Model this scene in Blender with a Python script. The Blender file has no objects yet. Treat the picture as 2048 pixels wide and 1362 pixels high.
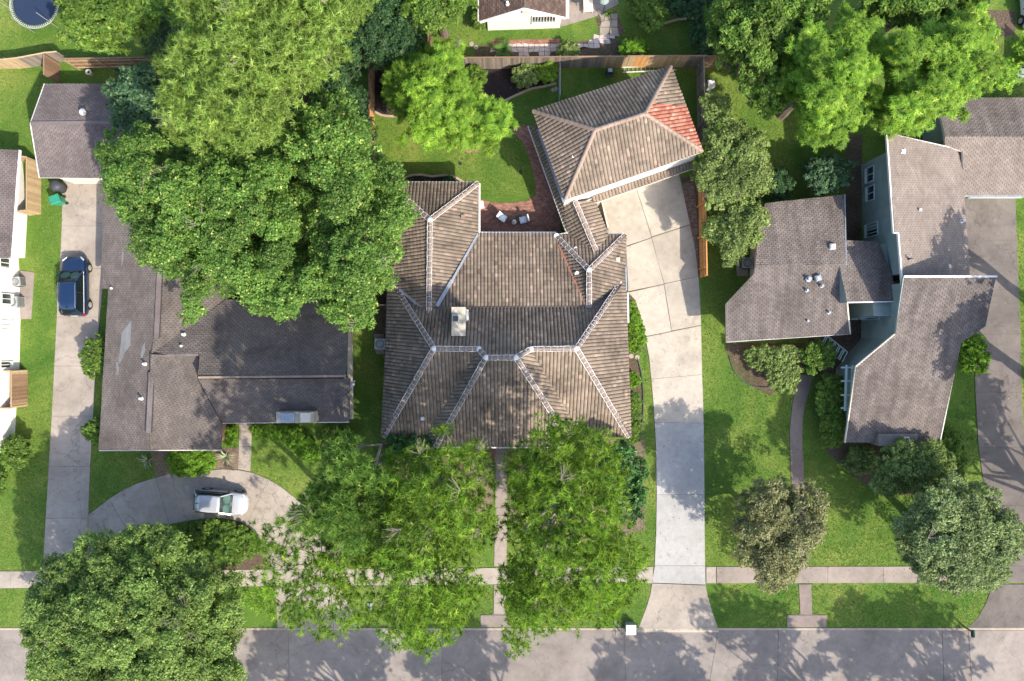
import bpy, math, random
import numpy as np
from mathutils import Vector, Matrix
random.seed(7)
C = bpy.context.scene.collection
SC = bpy.context.scene
H = 52.5
K = 26.006

# ------------------------------------------------------------ camera, sky, sun
cam_d = bpy.data.cameras.new('camera'); cam = bpy.data.objects.new('camera', cam_d); C.objects.link(cam)
cam.location = (0, 0, H); cam.rotation_euler = (0, 0, 0)
cam_d.sensor_width = 36; cam_d.lens = 24; cam_d.clip_end = 2000; cam_d.clip_start = 0.5
SC.camera = cam
SUN_AZ_X, SUN_AZ_Y = 0.71, -0.70      # direction towards the sun in plan
SUN_EL = math.radians(42)
world = bpy.data.worlds.new('World'); SC.world = world; world.use_nodes = True
wn = world.node_tree; bg = wn.nodes['Background']
sky = wn.nodes.new('ShaderNodeTexSky'); sky.sky_type = 'NISHITA'; sky.sun_disc = False
sky.sun_elevation = SUN_EL; sky.sun_rotation = math.atan2(SUN_AZ_X, SUN_AZ_Y)
sky.air_density = 1.0; sky.dust_density = 2.0; sky.ozone_density = 1.0
wn.links.new(sky.outputs[0], bg.inputs[0]); bg.inputs[1].default_value = 0.15
sun_d = bpy.data.lights.new('sun', 'SUN'); sun_d.energy = 2.9; sun_d.angle = math.radians(0.6); sun_d.color = (1.0, 0.91, 0.77)
sun = bpy.data.objects.new('sun', sun_d); C.objects.link(sun)
sd = Vector((SUN_AZ_X*math.cos(SUN_EL), SUN_AZ_Y*math.cos(SUN_EL), math.sin(SUN_EL)))
sun.rotation_euler = sd.to_track_quat('Z', 'Y').to_euler()
SC.view_settings.view_transform = 'Standard'; SC.view_settings.look = 'None'
SC.view_settings.exposure = 1.34; SC.view_settings.gamma = 1.0; SC.view_settings.use_curve_mapping = False
SC.cycles.max_bounces = 5; SC.cycles.diffuse_bounces = 3; SC.cycles.transmission_bounces = 4; SC.cycles.glossy_bounces = 2

# ------------------------------------------------------------ small helpers
def P(px, py, z=0.0):
    k = (H - z) / H / K
    return Vector(((px - 1024) * k, (681 - py) * k, z))
def tag(o, label=None, cat=None, group=None, kind=None):
    if label: o['label'] = label
    if cat: o['category'] = cat
    if group: o['group'] = group
    if kind: o['kind'] = kind
    return o
def link(name, me, parent=None, mat=None):
    o = bpy.data.objects.new(name, me); C.objects.link(o)
    if mat is not None and me is not None and len(me.materials) == 0: me.materials.append(mat)
    if parent is not None: o.parent = parent; o.matrix_parent_inverse = Matrix.Translation(parent.location).inverted() if False else Matrix.Identity(4)
    return o
def thing(name, label, cat, loc=(0, 0, 0), rz=0.0, group=None):
    o = bpy.data.objects.new(name, None); C.objects.link(o); o.empty_display_size = .2
    o.location = loc; o.rotation_euler = (0, 0, rz)
    return tag(o, label, cat, group)
def mesh(name, v, f):
    me = bpy.data.meshes.new(name); me.from_pydata([tuple(a) for a in v], [], f); me.update(); return me
class MB:
    def __init__(s): s.v = []; s.f = []
    def poly(s, pts):
        i = len(s.v); s.v += [tuple(p) for p in pts]; s.f.append(tuple(range(i, i+len(pts)))); return s
    def add(s, v, f):
        i = len(s.v); s.v += [tuple(p) for p in v]; s.f += [tuple(a+i for a in q) for q in f]; return s
    def box(s, c, d, rz=0.0, top=1.0):
        cx, cy, cz = c; dx, dy, dz = d[0]/2, d[1]/2, d[2]/2; ca, sa = math.cos(rz), math.sin(rz); v = []
        for z, t in ((-dz, 1), (dz, top)):
            for x, y in ((-dx*t, -dy*t), (dx*t, -dy*t), (dx*t, dy*t), (-dx*t, dy*t)):
                v.append((cx+x*ca-y*sa, cy+x*sa+y*ca, cz+z))
        return s.add(v, [(3,2,1,0),(4,5,6,7),(0,1,5,4),(1,2,6,5),(2,3,7,6),(3,0,4,7)])
    def beam(s, a, b, w, h):
        a = Vector(a); b = Vector(b); d = (b-a).normalized()
        up = Vector((0,0,1)) if abs(d.z) < .95 else Vector((1,0,0))
        x = d.cross(up).normalized()*w/2; y = x.cross(d).normalized()*h/2
        v = [a-x-y, a+x-y, a+x+y, a-x+y, b-x-y, b+x-y, b+x+y, b-x+y]
        return s.add(v, [(3,2,1,0),(4,5,6,7),(0,1,5,4),(1,2,6,5),(2,3,7,6),(3,0,4,7)])
    def tube(s, pts, rad, n=6, cap=True):
        pts = [Vector(p) for p in pts]; base = len(s.v)
        for i, p in enumerate(pts):
            d = (pts[min(i+1, len(pts)-1)] - pts[max(i-1, 0)])
            d = d.normalized() if d.length > 1e-6 else Vector((0,0,1))
            a = d.orthogonal().normalized() if i == 0 else (a - d*a.dot(d)).normalized()
            b = d.cross(a); r = rad[i] if hasattr(rad, '__len__') else rad
            for k in range(n):
                t = 2*math.pi*k/n; s.v.append(tuple(p + a*math.cos(t)*r + b*math.sin(t)*r))
        for i in range(len(pts)-1):
            for k in range(n):
                q = (k+1) % n; o = base+i*n
                s.f.append((o+k, o+q, o+n+q, o+n+k))
        if cap:
            s.f.append(tuple(base+k for k in range(n))[::-1]); o = base+(len(pts)-1)*n; s.f.append(tuple(o+k for k in range(n)))
        return s
    def lathe(s, c, prof, n=16):
        base = len(s.v)
        for r, z in prof:
            for k in range(n):
                t = 2*math.pi*k/n; s.v.append((c[0]+r*math.cos(t), c[1]+r*math.sin(t), c[2]+z))
        for i in range(len(prof)-1):
            for k in range(n):
                q = (k+1) % n; o = base+i*n; s.f.append((o+k, o+q, o+n+q, o+n+k))
        s.f.append(tuple(base+k for k in range(n))[::-1]); o = base+(len(prof)-1)*n; s.f.append(tuple(o+k for k in range(n)))
        return s
    def prism(s, pts, z0, z1):
        """pts: XY list; extrude"""
        n = len(pts); i = len(s.v)
        s.v += [(p[0], p[1], z0) for p in pts] + [(p[0], p[1], z1) for p in pts]
        ar = sum(pts[k][0]*pts[(k+1)%n][1]-pts[(k+1)%n][0]*pts[k][1] for k in range(n))
        if ar > 0:
            s.f.append(tuple(range(i+n, i+2*n))); s.f.append(tuple(range(i, i+n))[::-1])
            for k in range(n): q = (k+1)%n; s.f.append((i+k, i+q, i+n+q, i+n+k))
        else:
            s.f.append(tuple(range(i+n, i+2*n))[::-1]); s.f.append(tuple(range(i, i+n)))
            for k in range(n): q = (k+1)%n; s.f.append((i+q, i+k, i+n+k, i+n+q))
        return s
    def build(s, name, mat, parent=None, smooth=False):
        me = mesh(name, s.v, s.f); o = link(name, me, parent, mat)
        if smooth:
            me.polygons.foreach_set('use_smooth', [True]*len(me.polygons))
        return o

# ------------------------------------------------------------ materials
def srgb(r, g, b):
    f = lambda c: ((c/255+.055)/1.055)**2.4 if c/255 > .04045 else c/255/12.92
    return (f(r), f(g), f(b), 1)
class NT:
    def __init__(s, name):
        s.m = bpy.data.materials.new(name); s.m.use_nodes = True; s.t = s.m.node_tree; s.n = s.t.nodes; s.b = s.n['Principled BSDF']
    def new(s, t, **kw):
        n = s.n.new(t)
        for k, v in kw.items(): setattr(n, k, v)
        return n
    def L(s, a, b): s.t.links.new(a, b)
    def pos(s):
        g = s.new('ShaderNodeNewGeometry'); return g.outputs['Position']
    def noise(s, scale, detail=4, rough=.55, vec=None, dist=0):
        n = s.new('ShaderNodeTexNoise'); n.inputs['Scale'].default_value = scale; n.inputs['Detail'].default_value = detail
        n.inputs['Roughness'].default_value = rough; n.inputs['Distortion'].default_value = dist
        s.L(vec if vec is not None else s.pos(), n.inputs['Vector']); return n.outputs['Fac']
    def ramp(s, fac, stops):
        r = s.new('ShaderNodeValToRGB'); e = r.color_ramp.elements
        while len(e) > 1: e.remove(e[-1])
        e[0].position = stops[0][0]; e[0].color = stops[0][1]
        for p, c in stops[1:]:
            x = e.new(p); x.color = c
        s.L(fac, r.inputs[0]); return r.outputs[0]
    def mix(s, fac, a, b, mode='MIX'):
        m = s.new('ShaderNodeMix', data_type='RGBA', blend_type=mode)
        if isinstance(fac, (int, float)): m.inputs[0].default_value = fac
        else: s.L(fac, m.inputs[0])
        for i, x in ((6, a), (7, b)):
            if isinstance(x, tuple): m.inputs[i].default_value = x
            else: s.L(x, m.inputs[i])
        return m.outputs[2]
    def scale(s, col, fac):   # multiply colour by scalar socket/ramp
        return s.mix(1.0, col, fac, 'MULTIPLY')
    def bump(s, fac, strength, dist=.02):
        b = s.new('ShaderNodeBump'); b.inputs['Strength'].default_value = strength; b.inputs['Distance'].default_value = dist
        s.L(fac, b.inputs['Height']); s.L(b.outputs[0], s.b.inputs['Normal']); return b
    def fin(s, col, rough=.85, metal=0, spec=.3):
        if isinstance(col, tuple): s.b.inputs['Base Color'].default_value = col
        else: s.L(col, s.b.inputs['Base Color'])
        s.b.inputs['Roughness'].default_value = rough; s.b.inputs['Metallic'].default_value = metal
        s.b.inputs['Specular IOR Level'].default_value = spec
        return s.m
def g(v): return (v, v, v, 1)
def plain(name, col, rough=.6, metal=0, spec=.4, var=.12, sc=6):
    t = NT(name); n = t.noise(sc, 5); r = t.ramp(n, [(.3, g(1-var)), (.7, g(1.0))])
    return t.fin(t.scale(col, r), rough, metal, spec)
def concrete(name, col, stain=.25, dark=(.5,.47,.45,1), obj=True, cracks=True):
    t = NT(name)
    a = t.ramp(t.noise(.35, 5, .6, dist=.4), [(.33, g(1-stain)), (.62, g(1.0))])
    b = t.ramp(t.noise(2.2, 6, .65), [(.3, g(.86)), (.7, g(1.04))])
    d = t.ramp(t.noise(38, 3, .7), [(.25, g(.82)), (.75, g(1.1))])
    c = t.scale(t.scale(t.scale(col, a), b), d)
    # blotches of darker weathering
    w = t.ramp(t.noise(.9, 7, .7, dist=.8), [(.56, g(0)), (.72, g(1))])
    c = t.mix(w, c, t.scale(c, dark))
    if obj:
        oi = t.new('ShaderNodeObjectInfo'); c = t.scale(c, t.ramp(oi.outputs['Random'], [(0, g(.9)), (1, g(1.06))]))
    if cracks:
        v = t.new('ShaderNodeTexVoronoi', feature='DISTANCE_TO_EDGE'); v.inputs['Scale'].default_value = .12
        mp = t.new('ShaderNodeVectorMath', operation='ADD'); nn = t.new('ShaderNodeTexNoise'); nn.inputs['Scale'].default_value = 1.3; nn.inputs['Detail'].default_value = 6
        t.L(t.pos(), nn.inputs['Vector']); t.L(t.pos(), mp.inputs[0]); t.L(nn.outputs['Color'], mp.inputs[1]); t.L(mp.outputs[0], v.inputs['Vector'])
        k = t.ramp(v.outputs['Distance'], [(0, g(.68)), (.0025, g(1))])
        c = t.scale(c, k)
    t.bump(t.noise(60, 3), .25, .01)
    return t.fin(c, .9, 0, .2)
M = {}
M['concrete_main'] = concrete('pale concrete', (.485, .435, .365, 1), .24, (.8,.78,.76,1), cracks=False)
M['concrete_new'] = concrete('new grey white concrete', (.43, .42, .405, 1), .16, (.82,.82,.82,1), cracks=False)
M['concrete_old'] = concrete('aged concrete', (.385, .335, .285, 1), .28, (.72,.7,.68,1))
M['concrete_dark'] = concrete('weathered dark concrete', (.185, .16, .145, 1), .35, (.6,.58,.58,1))
M['concrete_walk'] = concrete('brownish sidewalk concrete', (.32, .27, .235, 1), .25, (.75,.72,.7,1), cracks=False)
M['aggregate'] = concrete('pebble aggregate', (.25, .20, .18, 1), .2, (.7,.7,.7,1), cracks=False)
M['road'] = concrete('road concrete', (.30, .262, .235, 1), .32, (.75,.73,.72,1))
M['kerb'] = concrete('kerb concrete', (.42, .36, .30, 1), .2, (.7,.7,.7,1), cracks=False, obj=False)
M['joint'] = plain('joint filler', (.16, .135, .11, 1), .95)

def grass_mat():
    t = NT('grass')
    big = t.noise(.22, 6, .65, dist=.6); mid = t.noise(1.1, 7, .75); fine = t.noise(9, 6, .8); ff = t.noise(70, 2, .8)
    base = t.ramp(big, [(.32, (.050,.120,.018,1)), (.48, (.090,.160,.026,1)), (.6, (.14,.195,.038,1)), (.72, (.19,.22,.055,1))])
    dry = t.ramp(mid, [(.56, g(0)), (.78, g(.75))])
    c = t.mix(dry, base, (.20,.20,.06,1))
    c = t.scale(c, t.ramp(fine, [(.3, g(.45)), (.5, g(1.0)), (.7, g(1.55))]))
    c = t.scale(c, t.ramp(ff, [(.2, g(.7)), (.8, g(1.3))]))
    t.bump(fine, .9, .06)
    return t.fin(c, .9, 0, .12)
M['grass'] = grass_mat()
def blade_mat():
    t = NT('grass blade')
    a = t.new('ShaderNodeAttribute', attribute_name='tint')
    sp = t.new('ShaderNodeSeparateColor'); t.L(a.outputs['Color'], sp.inputs[0])
    c = t.ramp(sp.outputs[0], [(0, (.05,.12,.018,1)), (.5, (.10,.185,.028,1)), (.85, (.19,.26,.05,1)), (1, (.34,.33,.13,1))])
    c = t.scale(c, t.ramp(t.noise(.2, 4), [(.3, g(.8)), (.7, g(1.15))]))
    return t.fin(c, .7, 0, .2)
M['blade'] = blade_mat()
def soil(name, c1, c2, sc=9):
    t = NT(name)
    c = t.ramp(t.noise(sc, 7, .75), [(.3, c1), (.7, c2)])
    c = t.scale(c, t.ramp(t.noise(.8, 4), [(.3, g(.75)), (.7, g(1.15))]))
    t.bump(t.noise(30, 5, .8), .8, .06); return t.fin(c, .95, 0, .1)
M['mulch'] = soil('black mulch', (.012,.010,.012,1), (.06,.05,.052,1), 14)
M['soil'] = soil('brown soil with leaf litter', (.05,.035,.025,1), (.20,.15,.11,1), 7)
M['pinestraw'] = soil('pine straw litter', (.10,.07,.05,1), (.30,.23,.17,1), 8)

def shingle(name, c1, c2, stain=.35, streak=None):
    t = NT(name)
    gi = t.new('ShaderNodeNewGeometry')
    base = t.ramp(gi.outputs['Random Per Island'], [(0, c1), (.55, tuple((a+b)/2 for a, b in zip(c1, c2))), (1, c2)])
    base = t.scale(base, t.ramp(t.noise(.45, 6, .65, dist=.6), [(.32, g(1-stain)), (.62, g(1.08))]))
    base = t.scale(base, t.ramp(t.noise(2.5, 5, .7), [(.3, g(.85)), (.7, g(1.1))]))
    if streak:
        mp = t.new('ShaderNodeMapping'); mp.inputs['Scale'].default_value = streak; t.L(t.pos(), mp.inputs[0])
        base = t.scale(base, t.ramp(t.noise(1.0, 4, .6, vec=mp.outputs[0]), [(.35, g(.72)), (.62, g(1.12))]))
    base = t.scale(base, t.ramp(t.noise(45, 2, .8), [(.2, g(.75)), (.8, g(1.2))]))
    t.bump(t.noise(80, 2), .3, .01)
    return t.fin(base, .95, 0, .12)
M['shingle_left'] = shingle('dark grey brown asphalt shingle', (.135,.116,.106,1), (.164,.141,.128,1), .32)
M['shingle_garage'] = shingle('mauve brown asphalt shingle', (.150,.126,.122,1), (.184,.154,.148,1), .3)
M['shingle_right'] = shingle('grey tan asphalt shingle', (.155,.132,.122,1), (.20,.17,.153,1), .2, (1.3, .14, 1))
M['shingle_tan'] = shingle('tan asphalt shingle', (.225,.187,.163,1), (.27,.225,.195,1), .2)
M['shingle_brown'] = shingle('brown asphalt shingle', (.09,.058,.045,1), (.16,.115,.095,1), .25)
M['shingle_patch'] = shingle('new grey shingle patch', (.19,.19,.19,1), (.24,.24,.235,1), .15)
def tile_mat(name, stops, stain=.4, lich=True):
    t = NT(name)
    gi = t.new('ShaderNodeNewGeometry')
    base = t.ramp(gi.outputs['Random Per Island'], stops)
    base = t.scale(base, t.ramp(t.noise(.35, 6, .7, dist=.7), [(.34, g(1-stain)), (.6, g(1.1))]))
    base = t.scale(base, t.ramp(t.noise(3.5, 5, .75), [(.3, g(.84)), (.7, g(1.08))]))
    if lich:
        w = t.ramp(t.noise(7, 6, .8), [(.66, g(0)), (.78, g(.6))]); base = t.mix(w, base, (.45,.42,.38,1))
        w2 = t.ramp(t.noise(1.6, 6, .8, dist=1.5), [(.60, g(0)), (.75, g(.6))]); base = t.mix(w2, base, (.07,.065,.065,1))
    base = t.scale(base, t.ramp(t.noise(50, 2, .8), [(.2, g(.8)), (.8, g(1.2))]))
    t.bump(t.noise(40, 3), .3, .01)
    return t.fin(base, .9, 0, .2)
TS = [(0, (.145,.115,.09,1)), (.08, (.19,.15,.118,1)), (.5, (.215,.17,.132,1)), (.93, (.245,.193,.15,1)), (.98, (.31,.245,.19,1)), (1, (.36,.25,.19,1))]
M['tile'] = tile_mat('weathered brown concrete roof tile', TS)
M['tile_red'] = tile_mat('weathered red roof tile', [(0, (.26,.09,.06,1)), (.4, (.34,.125,.085,1)), (.85, (.40,.18,.13,1)), (1, (.50,.34,.27,1))], .3)
M['tile_cap'] = tile_mat('dark ridge cap tile', [(0, (.13,.11,.10,1)), (.5, (.22,.18,.16,1)), (1, (.32,.25,.21,1))], .3)
M['tile_cap_brown'] = tile_mat('brown ridge cap tile', [(0, (.20,.15,.12,1)), (1, (.33,.25,.20,1))], .2)
M['mortar'] = plain('white mortar', (.72,.70,.69,1), .9, var=.25, sc=4)
M['deck'] = plain('roof underlay', (.05,.045,.045,1), .95)
M['white'] = plain('white paint', (.74,.72,.69,1), .6, var=.08, sc=2)
M['cream'] = plain('cream wall', (.72,.64,.52,1), .8, var=.12, sc=1)
M['teal'] = plain('grey teal painted siding', (.27,.34,.32,1), .8, var=.25, sc=1.2)
M['tealtrim'] = plain('pale teal trim', (.52,.62,.60,1), .7, var=.15)
M['trim'] = plain('off white trim', (.72,.70,.66,1), .6, var=.15)
M['brickwall'] = plain('brown brick wall', (.30,.18,.14,1), .9, var=.4, sc=9)
M['gutter'] = plain('grey blue metal gutter', (.36,.40,.46,1), .45, .3, var=.3, sc=3)
M['flash'] = plain('galvanised flashing', (.42,.45,.50,1), .5, .3, var=.35, sc=4)
M['metal'] = plain('grey metal', (.40,.42,.42,1), .5, .3)
M['metaldark'] = plain('dark metal', (.06,.065,.07,1), .5, .3)
M['black'] = plain('black plastic', (.02,.02,.022,1), .55)
M['rubber'] = plain('tyre rubber', (.018,.018,.018,1), .85)
M['glass'] = NT('window glass').fin((.03,.045,.055,1), .08, 0, .8)
M['shingle_side'] = plain('shingle edge', (.10,.085,.08,1), .9)
M['stucco'] = plain('weathered stucco', (.55,.50,.40,1), .9, var=.45, sc=3)
M['green_plastic'] = plain('green plastic', (.03,.26,.16,1), .5, var=.2)
M['grey_plastic'] = plain('charcoal plastic', (.045,.05,.058,1), .55, var=.2)
M['bark'] = plain('bark', (.17,.13,.105,1), .95, var=.5, sc=8)
M['bark_pale'] = plain('pale bark', (.30,.255,.22,1), .95, var=.45, sc=7)
def wood(name, c1, c2):
    t = NT(name); oi = t.new('ShaderNodeObjectInfo')
    c = t.ramp(oi.outputs['Random'], [(0, c1), (1, c2)])
    mp = t.new('ShaderNodeMapping'); mp.inputs['Scale'].default_value = (9, 9, 1.2); t.L(t.pos(), mp.inputs[0])
    c = t.scale(c, t.ramp(t.noise(3, 5, .7, vec=mp.outputs[0]), [(.3, g(.7)), (.7, g(1.15))]))
    return t.fin(c, .85, 0, .2)
M['wood_orange'] = wood('new cedar board', (.50,.25,.09,1), (.62,.33,.13,1))
M['wood_tan'] = wood('tan fence board', (.36,.26,.15,1), (.52,.38,.23,1))
M['wood_grey'] = wood('grey weathered board', (.16,.135,.115,1), (.30,.25,.205,1))
M['wood_brown'] = wood('brown fence board', (.20,.125,.08,1), (.32,.20,.13,1))
def brick_mat(name, stops):
    t = NT(name); gi = t.new('ShaderNodeNewGeometry')
    c = t.ramp(gi.outputs['Random Per Island'], stops)
    c = t.scale(c, t.ramp(t.noise(1.2, 5, .7), [(.3, g(.75)), (.7, g(1.15))]))
    c = t.scale(c, t.ramp(t.noise(40, 2), [(.2, g(.85)), (.8, g(1.15))]))
    return t.fin(c, .9, 0, .2)
M['paver'] = brick_mat('red clay paver', [(0, (.22,.105,.08,1)), (.5, (.30,.15,.115,1)), (1, (.38,.21,.165,1))])
M['paver_grey'] = brick_mat('mossy brick paver', [(0, (.13,.08,.06,1)), (1, (.26,.19,.15,1))])
M['flagstone'] = brick_mat('pink grey flagstone', [(0, (.42,.34,.31,1)), (1, (.58,.50,.47,1))])
M['edging'] = brick_mat('tan edging stone', [(0, (.36,.27,.19,1)), (1, (.50,.39,.29,1))])

def leafmat(name, c0, c1, c2, c3, trans=.35, rough=.55, spec=.25):
    t = NT(name)
    a = t.new('ShaderNodeAttribute', attribute_name='tint')
    sp = t.new('ShaderNodeSeparateColor'); t.L(a.outputs['Color'], sp.inputs[0])
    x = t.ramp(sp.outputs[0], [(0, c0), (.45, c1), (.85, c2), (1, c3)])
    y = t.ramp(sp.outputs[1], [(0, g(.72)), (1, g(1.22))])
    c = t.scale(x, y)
    t.fin(c, rough, 0, spec)
    tr = t.new('ShaderNodeBsdfTranslucent'); t.L(t.mix(1.0, c, (1.1, 1.18, .65, 1), 'MULTIPLY'), tr.inputs[0])
    ms = t.new('ShaderNodeMixShader'); ms.inputs[0].default_value = trans
    t.L(t.b.outputs[0], ms.inputs[1]); t.L(tr.outputs[0], ms.inputs[2])
    t.L(ms.outputs[0], t.n['Material Output'].inputs[0]); return t.m
LM = {
 'pine_pale': leafmat('pale pine foliage', (.12,.20,.035,1), (.22,.335,.065,1), (.34,.46,.11,1), (.46,.55,.18,1), .36),
 'pine': leafmat('pine needle foliage', (.09,.18,.025,1), (.18,.30,.04,1), (.31,.45,.06,1), (.46,.56,.10,1), .46),
 'mid_pine': leafmat('deep pine foliage', (.07,.15,.03,1), (.13,.24,.045,1), (.23,.36,.065,1), (.34,.45,.10,1), .42),
 'bright': leafmat('bright yellow green foliage', (.09,.20,.018,1), (.17,.31,.03,1), (.30,.45,.048,1), (.46,.56,.11,1), .40),
 'oak': leafmat('oak foliage', (.055,.135,.025,1), (.115,.225,.04,1), (.22,.34,.065,1), (.60,.58,.20,1), .36),
 'mid': leafmat('mid green foliage', (.06,.13,.02,1), (.11,.20,.03,1), (.20,.30,.045,1), (.32,.39,.09,1), .34),
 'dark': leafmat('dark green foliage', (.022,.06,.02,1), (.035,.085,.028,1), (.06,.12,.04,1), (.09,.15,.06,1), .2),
 'blue': leafmat('blue grey foliage', (.035,.085,.042,1), (.065,.135,.06,1), (.115,.195,.085,1), (.18,.25,.12,1), .22),
 'olive': leafmat('olive foliage', (.11,.17,.045,1), (.19,.27,.07,1), (.30,.37,.12,1), (.46,.46,.21,1), .34),
 'liveoak': leafmat('live oak foliage', (.095,.165,.04,1), (.165,.26,.06,1), (.28,.38,.095,1), (.43,.47,.18,1), .36),
 'greyoak': leafmat('grey green oak foliage', (.095,.155,.055,1), (.18,.245,.09,1), (.29,.35,.145,1), (.43,.45,.24,1), .32),
 'palegrey': leafmat('pale grey green foliage', (.13,.15,.06,1), (.21,.22,.09,1), (.32,.31,.15,1), (.46,.37,.23,1), .28),
 'hedge': leafmat('bright hedge foliage', (.07,.17,.015,1), (.13,.27,.02,1), (.22,.37,.03,1), (.32,.42,.05,1), .35),
 'glossy': leafmat('glossy magnolia foliage', (.02,.07,.012,1), (.035,.11,.018,1), (.07,.17,.03,1), (.14,.25,.06,1), .18, .45, .35),
 'dry': leafmat('dry fallen leaves', (.12,.08,.04,1), (.22,.15,.08,1), (.34,.26,.14,1), (.42,.36,.18,1), .1),
 'palm': leafmat('sago palm frond', (.04,.11,.02,1), (.07,.16,.03,1), (.11,.21,.04,1), (.18,.24,.06,1), .2),
 'agave': leafmat('pale yucca leaf', (.16,.22,.12,1), (.25,.31,.18,1), (.36,.40,.26,1), (.45,.45,.3,1), .15),
}
# ------------------------------------------------------------ roofs
def newell(pts):
    n = Vector((0,0,0)); m = len(pts)
    for i in range(m):
        a = pts[i]; b = pts[(i+1)%m]
        n.x += (a.y-b.y)*(a.z+b.z); n.y += (a.z-b.z)*(a.x+b.x); n.z += (a.x-b.x)*(a.y+b.y)
    n.normalize(); return n if n.z >= 0 else -n
def frame(pts):
    n = newell(pts); c = sum(pts, Vector((0,0,0)))/len(pts)
    u = Vector((-n.y, n.x, 0))
    u = u.normalized() if u.length > 1e-4 else Vector((1,0,0))
    v = n.cross(u)
    if v.z < 0: u, v = -u, -v
    return c, u, v, n
def inside2(p, poly):
    c = False; n = len(poly); j = n-1
    for i in range(n):
        a, b = poly[i], poly[j]
        if (a[1] > p[1]) != (b[1] > p[1]) and p[0] < (b[0]-a[0])*(p[1]-a[1])/(b[1]-a[1])+a[0]: c = not c
        j = i
    return c
def tri2(poly):
    from mathutils.geometry import tessellate_polygon
    return tessellate_polygon([[Vector((p[0], p[1], 0)) for p in poly]])
def clip_poly(sub, tri):
    """clip polygon [(u,v,h)] by ccw triangle"""
    out = sub
    for i in range(3):
        a = tri[i]; b = tri[(i+1)%3]; inp = out; out = []
        if not inp: return []
        ex, ey = b[0]-a[0], b[1]-a[1]
        dist = lambda p: ex*(p[1]-a[1]) - ey*(p[0]-a[0])
        for k in range(len(inp)):
            p = inp[k]; q = inp[(k+1) % len(inp)]; dp, dq = dist(p), dist(q)
            if dp >= 0: out.append(p)
            if (dp >= 0) != (dq >= 0):
                t = dp/(dp-dq); out.append(tuple(p[m]+(q[m]-p[m])*t for m in range(3)))
    return out
def cells(poly, step_u, step_v, gen, off=0.5, jit=0.0):
    """lay cells over a 2D polygon; gen(u0,v0,row,col) -> list of faces (each list of (u,v,h)); kept whole inside, clipped at the edge"""
    us = [p[0] for p in poly]; vs = [p[1] for p in poly]
    tris = []
    for t in tri2(poly):
        q = [poly[i] for i in t]
        if (q[1][0]-q[0][0])*(q[2][1]-q[0][1])-(q[1][1]-q[0][1])*(q[2][0]-q[0][0]) < 0: q = q[::-1]
        tris.append(q)
    V = []; F = []
    r = 0; v = min(vs)
    while v < max(vs):
        u = min(us) - step_u*(off if r % 2 else 0) - random.random()*jit
        c = 0
        while u < max(us):
            cs = [(u, v), (u+step_u, v), (u+step_u, v+step_v), (u, v+step_v), (u+step_u/2, v+step_v/2)]
            ins = [inside2(p, poly) for p in cs]
            if all(ins):
                i0 = len(V); idx = {}
                for f in gen(u, v, r, c):
                    ff = []
                    for p in f:
                        key = (round(p[0], 4), round(p[1], 4), round(p[2], 4))
                        if key not in idx: idx[key] = len(V); V.append(p)
                        ff.append(idx[key])
                    F.append(tuple(ff))
            else:
                for f in gen(u, v, r, c):
                    for t in tris:
                        q = clip_poly(f, t)
                        if len(q) >= 3:
                            i = len(V); V += q; F.append(tuple(range(i, i+len(q))))
            u += step_u; c += 1
        v += step_v; r += 1
    return V, F
TU, TV = .25, .31
def gen_tile(u, v, r, c):
    prof = [(.018, .005), (.042, .036), (.092, .054), (.160, .056), (.212, .038), (.243, .005)]
    fs = []
    dh = random.uniform(0, .012)
    for i in range(5):
        (a, ha), (b, hb) = prof[i], prof[i+1]
        fs.append([(u+a, v, ha+.03+dh), (u+b, v, hb+.03+dh), (u+b, v+TV, hb+.004), (u+a, v+TV, ha+.004)])
        fs.append([(u+a, v, -.0), (u+b, v, -.0), (u+b, v, hb+.03+dh), (u+a, v, ha+.03+dh)])
    return fs
SU, SV = .32, .145
def gen_shingle(u, v, r, c):
    h = random.uniform(.028, .045); e = .03
    return [[(u+e, v, h), (u+SU, v, h), (u+SU, v+SV, .003), (u+e, v+SV, .003)],
            [(u+e, v, 0), (u+SU, v, 0), (u+SU, v, h), (u+e, v, h)]]
def gen_big(u, v, r, c):      # larger laminated shingle
    return gen_shingle(u, v, r, c)
def roof_face(house, pts, kind, mat, thick=.16, name='roof', side=None):
    """deck slab with tiles/shingles laid on it.  pts: 3D"""
    c, u, v, n = frame(pts)
    p2 = [((p-c).dot(u), (p-c).dot(v)) for p in pts]
    proj = [c + u*a + v*b for a, b in p2]
    m = MB(); k = len(pts)
    top = proj; bot = [p - Vector((0,0,thick)) for p in pts]
    ar = sum(p2[i][0]*p2[(i+1)%k][1]-p2[(i+1)%k][0]*p2[i][1] for i in range(k))
    if ar < 0: top = top[::-1]; bot = bot[::-1]; p2c = p2[::-1]
    else: p2c = p2
    m.add(top+bot, [tuple(range(k)), tuple(range(k, 2*k))[::-1]] + [(i, i+k, (i+1)%k+k, (i+1)%k) for i in range(k)])
    me = mesh(name, m.v, m.f); me.materials.append(M['deck']); me.materials.append(side or M[SIDE[0]])
    for i, pl in enumerate(me.polygons): pl.material_index = 0 if i == 0 else 1
    dk = link(name, me, house)
    if kind == 'tile': V, F = cells(p2c, TU, TV, gen_tile, 0, 0)
    else: V, F = cells(p2c, SU, SV, gen_shingle, .5, 0)
    W = [c + u*a + v*b + n*(h+.004) for a, b, h in V]
    o = link('roof_tiles' if kind == 'tile' else 'shingles', mesh('covering', W, F), dk, mat)
    o['kind'] = 'stuff'
    return dk, (c, u, v, n)
SIDE = ['trim']
CAP = {}
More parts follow.
